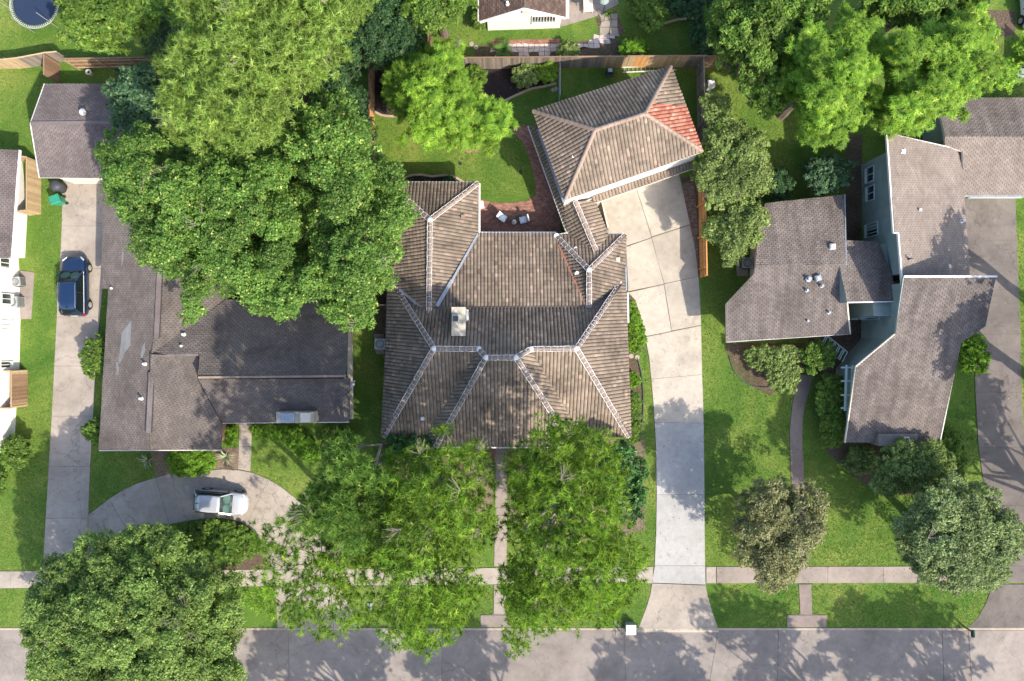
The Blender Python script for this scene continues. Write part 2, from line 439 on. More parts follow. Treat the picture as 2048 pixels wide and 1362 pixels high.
def cap_mesh(mat):
    if mat.name in CAP: return CAP[mat.name]
    m = MB(); L = .40; pr = [(-.15, -.03), (-.11, .06), (-.04, .10), (.04, .10), (.11, .06), (.15, -.03)]
    v = [(0, y, z) for y, z in pr] + [(L, y*.9, z-.012) for y, z in pr]
    m.add(v, [(i, i+1, i+7, i+6) for i in range(5)] + [(5,4,3,2,1,0), (6,7,8,9,10,11)])
    me = mesh('ridge_cap', m.v, m.f); me.materials.append(mat); CAP[mat.name] = me; return me
def ridge(parent, a, b, mat, mortar=True, only_line=False):
    a = Vector(a); b = Vector(b); d = b-a; L = d.length; n = max(1, round(L/.41)); st = L/n
    me = cap_mesh(mat); x = d.normalized(); y = Vector((0,0,1)).cross(x).normalized(); z = x.cross(y)
    R = Matrix((x, y, z)).transposed().to_4x4()
    mo = MB()
    for i in range(n):
        p = a + d*(i/n)
        o = bpy.data.objects.new('ridge_cap', me); C.objects.link(o); o.parent = parent
        o.matrix_local = Matrix.Translation(p + Vector((0,0,.05 + random.uniform(-.006, .006)))) @ R @ Matrix.Scale(st/.41, 4, (1,0,0))
        if mortar:
            w = .026 + random.uniform(-.006, .010)
            mo.beam(p - y*.13 + z*.115, p + y*.13 + z*.115, w, .05)
    if mortar:
        for s in (-1, 1):
            q = [a + d*(i/(n*2)) + y*s*(.165+random.uniform(-.012, .012)) + z*.055 for i in range(n*2+1)]
            for i in range(n*2): mo.beam(q[i], q[i+1], .03+random.uniform(-.01, .012), .07)
        mo.build('mortar', M['mortar'], parent)
def flashing(parent, a, b, w=.22, mat=None, name='valley_flashing'):
    m = MB(); m.beam(Vector(a)+Vector((0,0,.07)), Vector(b)+Vector((0,0,.07)), w, .03); m.build(name, mat or M['flash'], parent)
def edge_strip(parent, pts, w, h, mat, name='fascia', dz=0):
    m = MB()
    for i in range(len(pts)-1): m.beam(Vector(pts[i])+Vector((0,0,dz)), Vector(pts[i+1])+Vector((0,0,dz)), w, h)
    return m.build(name, mat, parent)
def wall_poly(parent, base_px, tops, mat, name='wall', closed=True):
    """base_px: ground pixels; tops: height per vertex"""
    b = [P(x, y, 0) for x, y in base_px]; m = MB(); n = len(b)
    tops = tops if hasattr(tops, '__len__') else [tops]*n
    for i in range(n if closed else n-1):
        j = (i+1) % n
        m.add([b[i], b[j], b[j]+Vector((0,0,tops[j])), b[i]+Vector((0,0,tops[i]))], [(0,1,2,3)])
    if closed: m.poly([b[i]+Vector((0,0,tops[i])) for i in range(n)])
    return m.build(name, mat, parent)
def window(parent, a, b, z0, z1, out, frame_mat=None, cols=2, name='window', blinds=False):
    """a,b ground XY of the window ends on the wall, out = outward unit vector"""
    a = Vector(a); b = Vector(b); o = Vector(out); f = MB(); fm = frame_mat or M['trim']
    A0 = a+Vector((0,0,z0))+o*.05; B0 = b+Vector((0,0,z0))+o*.05; A1 = a+Vector((0,0,z1))+o*.05; B1 = b+Vector((0,0,z1))+o*.05
    for p, q in ((A0, B0), (A1, B1), (A0, A1), (B0, B1)): f.beam(p, q, .06, .07)
    for k in range(1, cols):
        t = k/cols; f.beam(A0.lerp(B0, t), A1.lerp(B1, t), .05, .05)
    w = f.build(name, fm, parent)
    gl = MB(); gl.poly([A0-o*.035, B0-o*.035, B1-o*.035, A1-o*.035]); gl.build('pane', M['glass'], w)
    s = MB(); s.beam(A0+o*.05-Vector((0,0,.07)), B0+o*.05-Vector((0,0,.07)), .14, .05); s.build('sill', fm, w)
    return w
def vent_pipe(parent, px, py, z, r=.06, h=.25, mat=None, name='vent_pipe'):
    m = MB(); p = P(px, py, z); m.lathe(p - Vector((0,0,.15)), [(r*1.9, 0), (r*1.9, .16), (r, .20), (r, .15+h), (r*1.25, .15+h), (r*1.25, .19+h)], 10)
    return m.build(name, mat or M['flash'], parent)
def box_vent(parent, px, py, z, s=.38, mat=None, rz=0):
    p = P(px, py, z); m = MB(); m.box((p.x, p.y, p.z+.02), (s, s, .2), rz, .85).box((p.x, p.y, p.z+.14), (s*.6, s*.6, .05), rz)
    return m.build('roof_vent', mat or M['trim'], parent)

# ------------------------------------------------------------ flat setting
def sheet(name, px, mat, z, kind='structure'):
    me = mesh(name, [P(x, y, 0).xy.to_3d() + Vector((0,0,z)) for x, y in px], [tuple(range(len(px)))])
    if me.polygons[0].normal.z < 0: me.flip_normals()
    o = link(name, me, None, mat); o['kind'] = kind; return o
def slab(parent, pts, mat, z1=.05, z0=-.12, gap=.009, name='slab'):
    """pts px polygon; bevelled slab"""
    q = [P(x, y, 0).xy for x, y in pts]; n = len(q)
    ar = sum(q[k].x*q[(k+1)%n].y-q[(k+1)%n].x*q[k].y for k in range(n))
    if ar < 0: q = q[::-1]
    def inset(d):
        r = []
        for i in range(n):
            a, b, c = q[i-1], q[i], q[(i+1) % n]
            e1 = (b-a).normalized(); e2 = (c-b).normalized()
            n1 = Vector((-e1.y, e1.x)); n2 = Vector((-e2.y, e2.x)); s = n1+n2
            s = s/ max(.35, s.dot(n1)) if s.length > 1e-3 else n1
            r.append(b + s*d)
        return r
    z = z1 if hasattr(z1, '__call__') else (lambda p: z1)
    a = inset(gap); b = inset(gap+.008)
    v = [(p.x, p.y, z0) for p in a] + [(p.x, p.y, z(p)-.012) for p in a] + [(p.x, p.y, z(p)) for p in b]
    f = [(i, (i+1)%n, (i+1)%n+n, i+n) for i in range(n)] + [(i+n, (i+1)%n+n, (i+1)%n+2*n, i+2*n) for i in range(n)] + [tuple(range(2*n, 3*n))]
    return link(name, mesh(name, v, f), parent, mat)
HARD = []
def paving(name, groups, mat, z1=.05, mats=None):
    """groups: list of lists of rows ((lx,ly),(rx,ry)); each group is one slab"""
    allL = []; allR = []
    for gr in groups:
        for L, R in gr: allL.append(L); allR.append(R)
    HARD.append(allL + allR[::-1])
    base = MB(); pl = [P(*p).xy for p in allL]; pr = [P(*p).xy for p in allR]
    zz = (.036 if not hasattr(z1, '__call__') else -.02)
    for i in range(len(pl)-1):
        if (pl[i]-pl[i+1]).length < 1e-4 and (pr[i]-pr[i+1]).length < 1e-4: continue
        base.poly([(p.x, p.y, zz) for p in (pl[i], pl[i+1], pr[i+1], pr[i])])
    o = base.build(name, M['joint']); o['kind'] = 'structure'
    for i, gr in enumerate(groups):
        s = slab(o, [r[0] for r in gr] + [r[1] for r in gr][::-1], (mats or {}).get(i, mat), z1)
    return o
ROADZ = -.12
# ------------------------------------------------------------ ground, road, paths
def ground():
    y = P(0, 1256).y
    m = MB(); m.poly([(-400, y, 0), (400, y, 0), (400, 400, 0), (-400, 400, 0)])
    o = m.build('ground', M['grass']); o['kind'] = 'structure'
    y2 = P(0, 1500).y
    m = MB(); m.poly([(-400, -400, 0), (400, -400, 0), (400, y2, 0), (-400, y2, 0)])
    o = m.build('far_verge_ground', M['grass']); o['kind'] = 'structure'
    m = MB(); m.poly([(-400, y2-.3, ROADZ-.02), (400, y2-.3, ROADZ-.02), (400, y+.3, ROADZ-.02), (-400, y+.3, ROADZ-.02)])
    rd = m.build('road', M['joint']); rd['kind'] = 'structure'
    # road slabs, joints as in the photograph
    jx = [(-700,-700),(-330,-330),(-40,-42),(270,268),(576,577),(885,882),(1249,1252),(1437,1418),(1558,1556),(1886,1890),(1939,1946),(2300,2300),(2700,2700)]
    for (a, a2), (b, b2) in zip(jx[:-1], jx[1:]):
        slab(rd, [(a, 1262), (b, 1262), (b2, 1378), (a2, 1378)], M['road'], ROADZ, ROADZ-.1, .012)
        slab(rd, [(a2, 1378), (b2, 1378), (b2, 1496), (a2, 1496)], M['road'], ROADZ, ROADZ-.1, .012)
    # kerb with its face towards the road; dropped where the drives meet the road
    kb = MB()
    def run(x0, x1, h):
        a, b = P(x0, 1256), P(x1, 1256); w = .17
        kb.prism([(a.x, a.y-w), (b.x, a.y-w), (b.x, a.y+.004), (a.x, a.y+.004)], ROADZ-.05, h)
    for x0, x1, h in ((-700, 570, .035), (570, 722, .0), (722, 1274, .035), (1274, 1436, .0), (1436, 1932, .035), (1932, 2080, .0), (2080, 2700, .035)): run(x0, x1, h)
    o = kb.build('kerb', M['kerb']); o['kind'] = 'structure'
ground()
yk = P(0, 1256).y; ys = P(0, 1170).y
def apron(p):
    t = max(0, min(1, (ys - p.y)/(ys-yk))); return .05*(1-t) + .012*t
# left driveway
LD = [((126,360),(215,360)),((124,452),(210,452)),((120,537),(210,537)),((114,634),(200,634)),((109,732),(192,732)),((104,832),(187,832)),((98,933),(181,933)),((92,1036),(177,1036)),((86,1142),(172,1142))]
paving('driveway', [[LD[i], LD[i+1]] for i in range(8)], M['concrete_old'])
# half-round drive
cd = [[((177,1030),(177,1120)),((218,998),(256,1060))],
      [((218,998),(256,1060)),((245,981),(280,1053)),((276,966),(305,1049)),((312,955),(339,1048))],
      [((312,955),(339,1048)),((340,947),(360,1044)),((375,948),(385,1040)),((413,941),(412,1037))],
      [((413,941),(412,1037)),((445,938),(440,1036)),((478,940),(468,1040)),((505,945),(485,1045)),((537,958),(493,1050))],
      [((537,958),(493,1050)),((562,973),(503,1058)),((590,995),(515,1080)),((620,1025),(528,1105)),((648,1060),(540,1137))]]
paving('driveway', cd, M['concrete_old'])
paving('driveway', [[((648,1060),(540,1137)),((668,1100),(545,1139)),((680,1137),(547,1141))], [((680,1171),(550,1171)),((700,1215),(553,1215)),((722,1256),(555,1256))]], M['concrete_old'], apron)
# sidewalk in sections
def walk_row(x0, x1, mat, n, y0a, y0b, y1a, y1b, name='sidewalk'):
    gr = []
    for i in range(n):
        t0, t1 = i/n, (i+1)/n; xa, xb = x0+(x1-x0)*t0, x0+(x1-x0)*t1
        f = lambda t: (y0a+(y0b-y0a)*t, y1a+(y1b-y1a)*t)
        gr.append([((xa, f(t0)[0]), (xa, f(t0)[1])), ((xb, f(t1)[0]), (xb, f(t1)[1]))])
    return paving(name, gr, mat)
walk_row(-220, 22, M['concrete_old'], 2, 1142, 1142, 1176, 1176)
walk_row(22, 1306, M['concrete_old'], 10, 1142, 1133, 1176, 1166)
walk_row(1412, 1432, M['concrete_old'], 1, 1133, 1133, 1166, 1166)
walk_row(1433, 1988, M['concrete_walk'], 5, 1133, 1132, 1166, 1165)
# front walk of the tiled house
paving('front_walk', [[((991,893),(1014,893)),((991,955),(1014,955))],[((991,955),(1014,955)),((990,1015),(1015,1015))],[((990,1015),(1015,1015)),((989,1075),(1014,1075))],[((989,1075),(1014,1075)),((988,1132),(1013,1132))]], M['concrete_walk'])
paving('verge_walk', [[((988,1169),(1011,1169)),((987,1228),(1011,1228))],[((961,1230),(1038,1230)),((961,1254),(1038,1254))]], M['concrete_walk'])
paving('entry_walk', [[((479,842),(504,842)),((478,893),(503,893))],[((478,893),(503,893)),((476,938),(501,943))]], M['concrete_old'])
# main drive
MD = [[((1188,393),(1270,369)),((1217,475),(1303,474)),((1252,492),(1303,475))],
      [((1270,368),(1357,343)),((1303,473),(1380,449))],
      [((1252,494),(1303,476)),((1256,583),(1328,568))],
      [((1303,475),(1380,450)),((1315,522),(1391,502)),((1328,567),(1397,553))],
      [((1256,585),(1328,569)),((1270,600),(1333,605)),((1283,640),(1339,640)),((1290,673),(1343,662))],
      [((1328,568),(1397,553)),((1336,618),(1400,600)),((1343,661),(1402,650))],
      [((1290,674),(1402,651)),((1298,715),(1403,700)),((1302,758),(1404,749))],
      [((1302,758),(1404,749)),((1306,800),(1406,800)),((1309,845),(1407,846))],
      [((1309,845),(1407,846)),((1312,900),(1408,915)),((1313,989),(1409,989))],
      [((1313,989),(1409,989)),((1312,1060),(1409,1060)),((1309,1131),(1410,1131))],
      [((1309,1131),(1410,1131)),((1304,1165),(1411,1169))]]
paving('driveway', MD, M['concrete_main'], mats={8: M['concrete_new'], 9: M['concrete_new'], 10: M['concrete_new']})
paving('driveway_apron', [[((1304,1166),(1411,1170)),((1300,1190),(1415,1190)),((1292,1216),(1422,1216)),((1277,1256),(1436,1256))]], M['concrete_old'], apron)
m = MB(); a, b = P(1277, 1257), P(1436, 1257); m.add([(a.x,a.y+.02,.012),(b.x,a.y+.02,.012),(b.x+.1,a.y-.34,-.112),(a.x-.1,a.y-.34,-.112)], [(3,2,1,0)]); o = m.build('apron_lip', M['kerb']); o['kind'] = 'structure'
# curved aggregate walk of the right house
cw = [((1600,748),(1626,752)),((1592,778),(1617,784)),((1585,805),(1609,812)),((1581,835),(1605,838)),((1579,865),(1604,865)),((1580,898),(1605,898)),((1581,935),(1607,935)),((1583,980),(1609,980)),((1586,1030),(1611,1030)),((1589,1080),(1613,1080)),((1591,1131),(1616,1131))]
paving('curved_walk', [cw[0:6], cw[5:9], cw[8:]], M['aggregate'])
paving('verge_walk', [[((1597,1168),(1622,1168)),((1600,1228),(1624,1228))],[((1574,1230),(1653,1230)),((1574,1254),(1653,1254))]], M['aggregate'])
# right dark drive
RD = [[((1928,396),(2030,396)),((1932,480),(2033,480))],[((1932,480),(2033,480)),((1937,579),(2037,579))],[((1937,579),(2037,579)),((1947,668),(2040,668))],
      [((1947,668),(2040,668)),((1950,784),(2043,784))],[((1950,784),(2043,784)),((1956,894),(2048,894))],[((1956,894),(2048,894)),((1966,960),(2060,960)),((1985,1010),(2090,1010))],
      [((1985,1010),(2090,1010)),((1998,1070),(2110,1070)),((1995,1132),(2118,1132))],[((1995,1132),(2118,1132)),((1993,1165),(2120,1165))]]
paving('driveway', RD, M['concrete_dark'])
paving('driveway_apron', [[((1984,1168),(2122,1168)),((1972,1205),(2124,1205)),((1955,1235),(2130,1235)),((1934,1256),(2140,1256))]], M['concrete_dark'], apron)
# beds and bare soil (each a few mm above the lawn)
sheet('soil_patch', [(500,1060),(540,1137),(500,1140),(340,1132),(330,1060),(400,1042),(480,1044)], M['soil'], .006)
sheet('pine_straw', [(760,880),(985,895),(985,1010),(900,1060),(790,1010)], M['pinestraw'], .006)
sheet('pine_straw', [(1018,895),(1150,880),(1290,880),(1290,1060),(1180,1090),(1020,1040)], M['pinestraw'], .006)
sheet('mulch_bed', [(750,140),(1114,135),(1112,165),(1085,172),(1060,178),(1030,190),(1000,203),(975,195),(880,220),(800,235),(770,232),(750,222)], M['mulch'], .008)
sheet('mulch_bed', [(800,366),(806,357),(820,351),(840,350),(862,353),(880,352),(900,352),(920,360),(932,368),(932,400),(800,400)], M['mulch'], .008)
sheet('side_soil', [(1258,590),(1270,600),(1291,672),(1288,706),(1258,708)], M['soil'], .006)
sheet('side_soil', [(1256,712),(1272,716),(1280,742),(1284,790),(1283,840),(1277,885),(1256,885)], M['soil'], .007)
sheet('paved_strip_soil', [(1362,355),(1398,348),(1400,550),(1397,553),(1380,450)], M['soil'], .007)
sheet('soil_patch', [(1452,686),(1610,686),(1610,742),(1540,790),(1500,772),(1470,740),(1455,712)], M['soil'], .006)
sheet('courtyard_soil', [(1610,600),(1800,600),(1800,740),(1700,760),(1620,745)], M['soil'], .007)
sheet('soil_patch', [(1640,750),(1700,745),(1700,890),(1900,880),(1880,990),(1760,990),(1690,940),(1650,900)], M['soil'], .006)
sheet('soil_patch', [(300,900),(480,895),(476,940),(375,945),(312,953)], M['pinestraw'], .006)
sheet('soil_patch', [(950,90),(1240,80),(1240,112),(950,116)], M['soil'], .005)
sheet('ac_yard_soil', [(748,560),(775,560),(775,680),(748,680)], M['soil'], .005)
sheet('house_side_soil', [(1690,270),(1725,270),(1722,480),(1690,480)], M['soil'], .006)
sheet('play_bark', [(1960,20),(2030,20),(2030,70),(1990,75)], M['soil'], .006)

# brick patio and path: every clay brick is real, joined because each is 5 px or less
def bricks(name, px, mat, rz=0, bw=.2, bh=.1, z=.03, base=M['joint']):
    q = [P(x, y).xy for x, y in px]; HARD.append(px)
    b = MB(); b.poly([(p.x, p.y, .012) for p in q]); me = mesh(name, b.v, b.f)
    if me.polygons[0].normal.z < 0: me.flip_normals()
    bo = link(name, me, None, base); bo['kind'] = 'structure'
    R = Matrix.Rotation(rz, 2); qi = [R.inverted() @ p for p in q]
    poly = [(p.x, p.y) for p in qi]
    def gen(u, v, r, c):
        e = .006; h = random.uniform(-.004, .004); x0, x1, y0, y1 = u+e, u+bw-e, v+e, v+bh-e
        return [[(x0,y0,h),(x1,y0,h),(x1,y1,h),(x0,y1,h)], [(x0,y0,-.02),(x1,y0,-.02),(x1,y0,h),(x0,y0,h)], [(x1,y0,-.02),(x1,y1,-.02),(x1,y1,h),(x1,y0,h)]]
    V, F = cells(poly, bw, bh, gen, .5)
    W = []
    for a, b_, h in V:
        w = R @ Vector((a, b_)); W.append((w.x, w.y, z+h))
    o = link('brick_pavers', mesh('pavers', W, F), bo, mat); o['kind'] = 'stuff'
bricks('brick_patio', [(957,398),(985,405),(1020,406),(1055,402),(1072,390),(1070,360),(1060,320),(1048,288),(1032,270),(1018,264),(1028,252),(1048,249),(1064,258),(1084,310),(1108,380),(1124,470),(957,470)], M['paver'])
bricks('brick_circle', [(922,290),(930,286),(955,284),(965,290),(966,297),(958,303),(945,307),(932,304),(924,298)], M['paver'], .6)
bricks('brick_verge', [(1364,366),(1386,358),(1392,400),(1396,470),(1397,540),(1388,500),(1376,435)], M['paver_grey'], .1)
bricks('brick_path', [(985,80),(1120,78),(1120,88),(985,90)], M['paver'], 0)
bricks('front_brick_step', [(984,894),(1018,894),(1018,926),(1005,930),(990,926)], M['paver'], 0)
# flagstone path and terrace of the house behind the fence
def flags(name, px, mat, s=.55, z=.03):
    q = [P(x, y).xy for x, y in px]; HARD.append(px); poly = [(p.x, p.y) for p in q]
    b = MB(); b.poly([(p.x, p.y, .014) for p in q]); me = mesh(name, b.v, b.f)
    if me.polygons[0].normal.z < 0: me.flip_normals()
    bo = link(name, me, None, M['soil']); bo['kind'] = 'structure'
    xs = [p[0] for p in poly]; ys_ = [p[1] for p in poly]; rnd = random.Random(3)
    grid = {}
    def gp(i, j):
        if (i, j) not in grid: grid[(i, j)] = (i*s + rnd.uniform(-.15, .15)*s*1.4, j*s*.8 + rnd.uniform(-.15, .15)*s)
        return grid[(i, j)]
    for i in range(int(min(xs)/s)-1, int(max(xs)/s)+1):
        for j in range(int(min(ys_)/s/.8)-1, int(max(ys_)/s/.8)+1):
            c4 = [gp(i, j), gp(i+1, j), gp(i+1, j+1), gp(i, j+1)]; cx = sum(p[0] for p in c4)/4; cy = sum(p[1] for p in c4)/4
            if sum(inside2(p, poly) for p in c4) >= 3 and inside2((cx, cy), poly):
                k = .92; h = z + rnd.uniform(-.004, .006)
                pts = [((p[0]-cx)*k+cx, (p[1]-cy)*k+cy) for p in c4]
                mm = MB(); mm.prism(pts, .005, h); mm.build('flagstone', mat, bo)
flags('flagstone_path', [(978,88),(1128,84),(1180,96),(1125,101),(1128,112),(980,112)], M['flagstone'], .42)
flags('flagstone_path', [(1150,84),(1180,80),(1206,66),(1216,60),(1236,76),(1200,94),(1172,103),(1152,100)], M['flagstone'], .42)
flags('stone_terrace', [(1191,38),(1232,20),(1250,66),(1206,86)], M['concrete_old'], .75)
paving('rear_patio', [[((1120,-40),(1225,-40)),((1120,10),(1238,8))],[((1120,10),(1238,8)),((1122,54),(1190,34))]], M['concrete_walk'])
# edging stones along the beds
def edging(px, label, w=.16, h=.1, closed=False, mat=None, L=.3):
    t = thing('bed_edging', label, 'edging', P(*px[0]))
    pts = [P(*p) for p in px]; seg = []
    for i in range(len(pts)-1):
        n = max(1, round((pts[i+1]-pts[i]).length/L))
        for k in range(n): seg.append((pts[i].lerp(pts[i+1], k/n), pts[i].lerp(pts[i+1], (k+1)/n)))
    for a, b in seg:
        a = a - t.location; b = b - t.location; d = (b-a)*.03
        m = MB(); m.beam(a+d+Vector((0,0,h/2)), b-d+Vector((0,0,h/2)), w, h+random.uniform(-.01, .02)); m.build('edging_stone', mat or M['edging'], t)
def smooth(px, n=4):
    out = []
    for i in range(len(px)-1):
        p0 = px[max(i-1, 0)]; p1 = px[i]; p2 = px[i+1]; p3 = px[min(i+2, len(px)-1)]
        for k in range(n):
            t = k/n; out.append(tuple(.5*((2*p1[m])+(-p0[m]+p2[m])*t+(2*p0[m]-5*p1[m]+4*p2[m]-p3[m])*t*t+(-p0[m]+3*p1[m]-3*p2[m]+p3[m])*t**3) for m in (0, 1)))
    out.append(px[-1]); return out
edging(smooth([(1112,167),(1085,174),(1060,179),(1030,192),(1008,202),(992,202)]), 'wavy tan stone edging along the black mulch bed by the north fence')
edging(smooth([(750,224),(765,231),(788,233),(800,232)]), 'short curved stone edging of the dark bed beside the west side fence')
edging(smooth([(804,368),(808,358),(822,351),(845,350),(865,353),(885,351),(905,353),(922,361),(930,368)]), 'stone edging round the small mulch bed against the north wing roof')
edging(smooth([(1274,716),(1282,745),(1286,790),(1285,840),(1279,883)]), 'thin dark edging round the shrub bed on the east side of the tiled house', .06, .1, mat=M['metaldark'], L=.8)
edging(smooth([(1328,48),(1350,41),(1375,38),(1402,36)]), 'pale curved edging in the shaded yard behind the north fence')
edging(smooth([(1458,712),(1468,742),(1490,765),(1520,775),(1545,772)]), 'low dark edging round the bare soil beside the one storey shingle wing', .06, .08, mat=M['metaldark'], L=.6)
# ------------------------------------------------------------ the tiled house
def tiled_house():
    SIDE[0] = 'shingle_side'
    t = thing('house', 'house with weathered brown tile roof and white mortared ridges, centre of the block', 'house')
    z = 2.8
    SW = P(768,872,z); SE = P(1257,873,z); RW = P(868,697,6.9); RE = P(1153,697,6.9); WB = P(773,583,z)
    NWh = P(790,572,2.8); NEh = P(1240,567,2.75); J0 = P(958,698,6.9); J1 = P(1062,698,6.9)
    FA = P(972,715,7.45); FB = P(1032,715,7.45); FL = P(872,893,3.3); FR = P(1147,893,3.3)
    VL = P(852,872,z); VR = P(1162,873,z)
    A1 = P(860,440,4.6); A2 = P(858,628,4.3); NWc = P(776,366,z); NEc = P(957,366,z); WEe = P(957,467,2.75); Vv = P(870,618,4.05)
    B1 = P(1178,540,4.4); B2 = P(1178,614,4.05); Bn = P(1112,471,2.8); Be = P(1250,470,2.8); Be2 = P(1252,580,2.8)
    Q1 = P(1172,613,4.0); Q2 = P(1117,489,3.0); Q3 = P(1112,467,2.75)
    rf = lambda *p: roof_face(t, list(p), 'tile', M['tile'])
    rf(SW, WB, NWh, RW); rf(SE, RE, NEh, P(1256,575,z))
    rf(SW, RW, J0, VL); rf(SE, VR, J1, RE)
    rf(FL, FA, FB, FR)
    rf(FL, VL, J0, FA); rf(FR, FB, J1, VR)
    rf(RW, NWh, A2, Vv, Q1, B2, NEh, RE, J1, FB, FA, J0)
    rf(Vv, WEe, Q3, Q2, Q1)
    rf(NWc, NEc, A1); rf(NEc, WEe, Vv, A2, A1); rf(NWc, A1, A2, NWh, P(776,572,z))
    rf(Bn, B1, Be); rf(Be, B1, B2, NEh, Be2); rf(Q2, Q1, B2, B1, Bn)
    # underlay behind the joints of the slopes
    capm = M['tile_cap']
    for a, b in ((RW,J0),(J0,FA),(FA,FB),(FB,J1),(J1,RE),(SW,RW),(SE,RE),(RW,NWh),(RE,NEh),(FL,FA),(FR,FB),(A2,A1),(B2,B1),(B1,Bn)): ridge(t, a, b, capm, True)
    for a, b in ((A1,NEc),(A1,NWc),(B1,Be)): ridge(t, a, b, M['tile_cap_brown'], True)
    for p in (RW, RE, FA, FB, A1, A2, B1, NWh, NEh, J0, J1, Bn):
        m = MB(); m.lathe(p+Vector((0,0,.08)), [(.2,-.05),(.18,.06),(.08,.11)], 7); m.build('mortar_cap', M['mortar'], t)
    flashing(t, WEe, P(905,560,3.75), .16); flashing(t, P(905,560,3.75), P(874,612,4.25), .26); flashing(t, P(800,580,3.2), A2, .2)
    flashing(t, P(1184,611,3.95), P(1232,572,2.85), .07, M['metaldark']); flashing(t, Q2, Q1, .14, M['tile_red']); flashing(t, P(1066,706,6.3), P(1114,792,4.5), .08, M['trim'])
    flashing(t, P(953,706,6.35), P(862,852,3.15), .06, M['metaldark'])
    # gutters and eaves
    g0 = Vector((0,0,-.1))
    edge_strip(t, [WEe+g0+Vector((0,.06,0)), P(1112,467,2.7)+g0+Vector((0,.06,0))], .14, .14, M['white'], 'gutter')
    edge_strip(t, [NEc+g0+Vector((.07,0,0)), WEe+g0+Vector((.07,0,0))], .12, .14, M['white'], 'gutter')
    edge_strip(t, [NWc+g0+Vector((0,.07,0)), NEc+g0+Vector((0,.07,0))], .10, .14, M['trim'], 'gutter')
    edge_strip(t, [FL+g0-Vector((0,.07,0)), FR+g0-Vector((0,.07,0))], .12, .14, M['white'], 'gutter')
    edge_strip(t, [Bn+g0+Vector((0,.06,0)), P(1132,468,2.75)+g0+Vector((0,.06,0))], .10, .12, M['trim'], 'gutter')
    edge_strip(t, [P(1215,470,2.8)+g0+Vector((0,.06,0)), Be+g0+Vector((0,.06,0)), Be2+g0+Vector((.05,0,0))], .10, .12, M['gutter'], 'gutter')
    edge_strip(t, [P(1256,585,2.8)+g0, P(1257,645,2.8)+g0], .12, .12, M['trim'], 'gutter')
    # walls
    wall_poly(t, [(795,590),(800,388),(935,388),(940,480),(1110,480),(1122,484),(1232,484),(1238,600),(1238,850),(1140,850),(1130,868),(892,868),(870,850),(788,850)], 2.5, M['brickwall'])
    # details
    for x, y, zz in ((800,672,3.4),(845,765,5.2),(1228,675,3.5)): vent_pipe(t, x, y, zz, .07, .2)
    box_vent(t, 925, 433, 3.5, .3, M['tile_cap_brown'])
    box_vent(t, 1235, 519, 3.2, .4, M['stucco']); box_vent(t, 845, 837, 3.8, .28, M['white']); box_vent(t, 860, 851, 3.1, .3, M['flash'])
    vent_pipe(t, 1151, 497, 3.3, .09, .15, M['trim']); vent_pipe(t, 1154, 546, 3.7, .1, .15, M['trim']); vent_pipe(t, 1155, 848, 3.5, .1, .25, M['flash'])
    m = MB(); p = P(868,660,5.6); m.lathe(p, [(.16,-.1),(.12,.15),(.07,.2)], 8); m.build('roof_vent', M['tile_red'], t)
    # chimney
    ch = MB(); a = P(903,614,6.5); b = P(931,672,6.5); cx, cy = (a.x+b.x)/2, (a.y+b.y)/2; w, d = b.x-a.x, a.y-b.y
    ch.box((cx, cy, 5.1), (w*.92, d*.94, 2.5)).box((cx, cy, 6.42), (w, d, .16)); o = ch.build('chimney', M['stucco'], t)
    m = MB(); p = P(911,637,6.7); m.box((p.x, p.y, 6.6), (.46, .5, .22)); m.build('flue', M['metal'], o)
    m = MB(); m.box((p.x, p.y, 6.73), (.34, .38, .03)); m.build('flue_cap', M['metaldark'], o)
    m = MB(); m.box((cx+w/2+.02, cy-.1, 5.05), (.2, d*.98, .1)); m.build('flashing', M['white'], o)
tiled_house()

